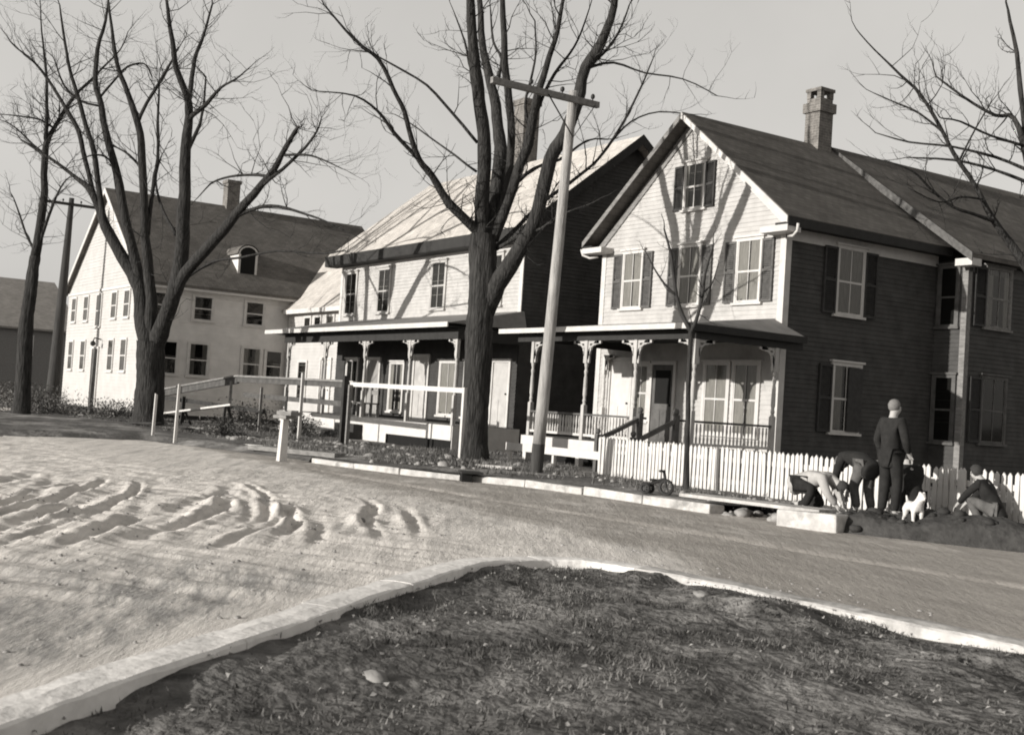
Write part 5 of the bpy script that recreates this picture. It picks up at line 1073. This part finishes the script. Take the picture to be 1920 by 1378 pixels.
def stooping(loc,rz,s,label,top,bottom,hair,hat=None,dip=0):
    r_=empty('person',loc,label,'person','people by the fence',rz=rz)
    person(r_,s,(0,0,.72),(0,.36,.88),(0,.5,.86),(0,.58,.8),(0,.45,-.9),
     [((-.17,.4,.84),(-.2,.5,.55),(-.12,.6,.3),(0,.2,-1)),((.17,.4,.84),(.2,.48,.55),(.1,.62,.28),(0,.2,-1))],
     [((-.1,0,.7),(-.13,.12,.4),(-.13,0,.07),(-.15,.15,.03)),((.1,0,.7),(.13,.12,.4),(.13,0,.07),(.15,.15,.03))],top,bottom,hair,hat); return r_
def kneeling(loc,rz,s,label,top,bottom,hair,hat=None):
    r_=empty('person',loc,label,'person','people by the fence',rz=rz)
    person(r_,s,(0,0,.42),(0,.36,.56),(0,.52,.5),(0,.6,.43),(0,.3,-1),
     [((-.18,.38,.52),(-.24,.5,.3),(-.12,.62,.14),(0,.6,-.8)),((.18,.38,.52),(.24,.5,.3),(.12,.62,.12),(0,.6,-.8))],
     [((-.1,.0,.4),(-.15,.28,.1),(-.13,-.12,.08),(-.14,-.24,.04)),((.1,.0,.4),(.15,.24,.34),(.14,.1,.07),(.16,.27,.03))],top,bottom,hair,hat); return r_
def squatting(loc,rz,s,label,top,bottom,hair,hat=None):
    r_=empty('person',loc,label,'person','people by the fence',rz=rz)
    person(r_,s,(0,-.05,.3),(0,.14,.66),(0,.24,.8),(0,.3,.88),(0,.8,-.6),
     [((-.17,.18,.74),(-.22,.38,.52),(-.12,.55,.36),(0,.6,-.8)),((.17,.18,.74),(.22,.38,.52),(.12,.55,.34),(0,.6,-.8))],
     [((-.1,-.03,.3),(-.16,.36,.46),(-.14,.12,.07),(-.16,.3,.03)),((.1,-.03,.3),(.16,.36,.46),(.14,.12,.07),(.16,.3,.03))],top,bottom,hair,hat); return r_
kneeling((-13.2,14.15,.16),R(-70),1.0,'child in a pale sweater bent low to the ground at the left of the group','pale_cloth','suit','hair_dark')
stooping((-12.62,14.9,.17),R(75),1.0,'child in dark coat and cap stooping just left of the standing man','suit','grey_cloth','hair_dark','grey_cloth')
squatting((-12.1,15.35,.15),R(60),1.0,'dark clad child crouching right behind the standing man','suit','suit','hair_dark')
squatting((-11.0,15.75,.15),R(100),.85,'dark clad child crouching at the right edge beside the white dog','suit','grey_cloth','hair_dark')
# white dog
dg=empty('dog',(-11.0,14.0,.17),'small white dog standing on the soil mound right of the man','dog',rz=R(-30))
Jd=[(-.2,0,.34),(0,0,.33),(.17,0,.35),(.27,0,.45),(.34,0,.52),(.43,0,.49),(.47,0,.48), (-.3,0,.4),(-.36,0,.5),
 (.17,.07,.25),(.16,.075,.13),(.17,.075,.01),(.21,.075,.0),(.17,-.07,.25),(.18,-.075,.13),(.2,-.075,.01),(.24,-.075,.0),
 (-.2,.07,.26),(-.15,.08,.17),(-.23,.08,.1),(-.2,.08,.0),(-.2,-.07,.26),(-.16,-.08,.17),(-.24,-.08,.1),(-.22,-.08,.0),(.31,.045,.6),(.31,-.045,.6)]
Ed_=[(0,1),(1,2),(2,3),(3,4),(4,5),(5,6),(0,7),(7,8),(2,9),(9,10),(10,11),(11,12),(2,13),(13,14),(14,15),(15,16),(0,17),(17,18),(18,19),(19,20),(0,21),(21,22),(22,23),(23,24),(4,25),(4,26)]
Rd_=[.085,.085,.105,.07,.065,.035,.022,.025,.015,.045,.03,.025,.025,.045,.03,.025,.025,.06,.04,.025,.025,.06,.04,.025,.025,.02,.02]
skinned('body',M['fur'],dg,Jd,Ed_,Rd_); m_=MB()
for q in (-1,1): m_.ball((.385,q*.035,.535),.012,6,5)
m_.ball((.488,0,.485),.014,6,5); m_.build('eyes_and_nose',M['iron'],dg); dg.scale=(.8,.8,.8)
gv_=MB()
for _ in range(900):
    x=random.uniform(-16,-6.2); y=random.uniform(1.0,8.5)
    if in_poly(x,y,[(p.x,p.y) for p in KS]+[(14,-9)]): continue
    rock(gv_,(x,y,roadz(x,y)),random.choice((.006,.008,.011,.014,.02)))
tag(gv_.build('gravel',M['rubble'],smooth=True),'loose pebbles and crumbs of dirt on the sandy road','gravel',kind='stuff')
# far tree line and hill
def hillz(x,y): 
    d=math.hypot(x,y); return -.5+ss(190,330,d)*(6+5*fbm(x,y,.012,4,2))
m_=MB(); rng=[180,200,230,270,320,400]; an=[R(60+a*1.2) for a in range(125)]
for i in range(len(an)-1):
    for j in range(len(rng)-1):
        q=[(rng[j]*math.cos(an[i]),rng[j]*math.sin(an[i])),(rng[j+1]*math.cos(an[i]),rng[j+1]*math.sin(an[i])),(rng[j+1]*math.cos(an[i+1]),rng[j+1]*math.sin(an[i+1])),(rng[j]*math.cos(an[i+1]),rng[j]*math.sin(an[i+1]))]
        m_.quad(*[(a,b,hillz(a,b)) for a,b in q])
m_.build('hills',mg)['kind']='structure'
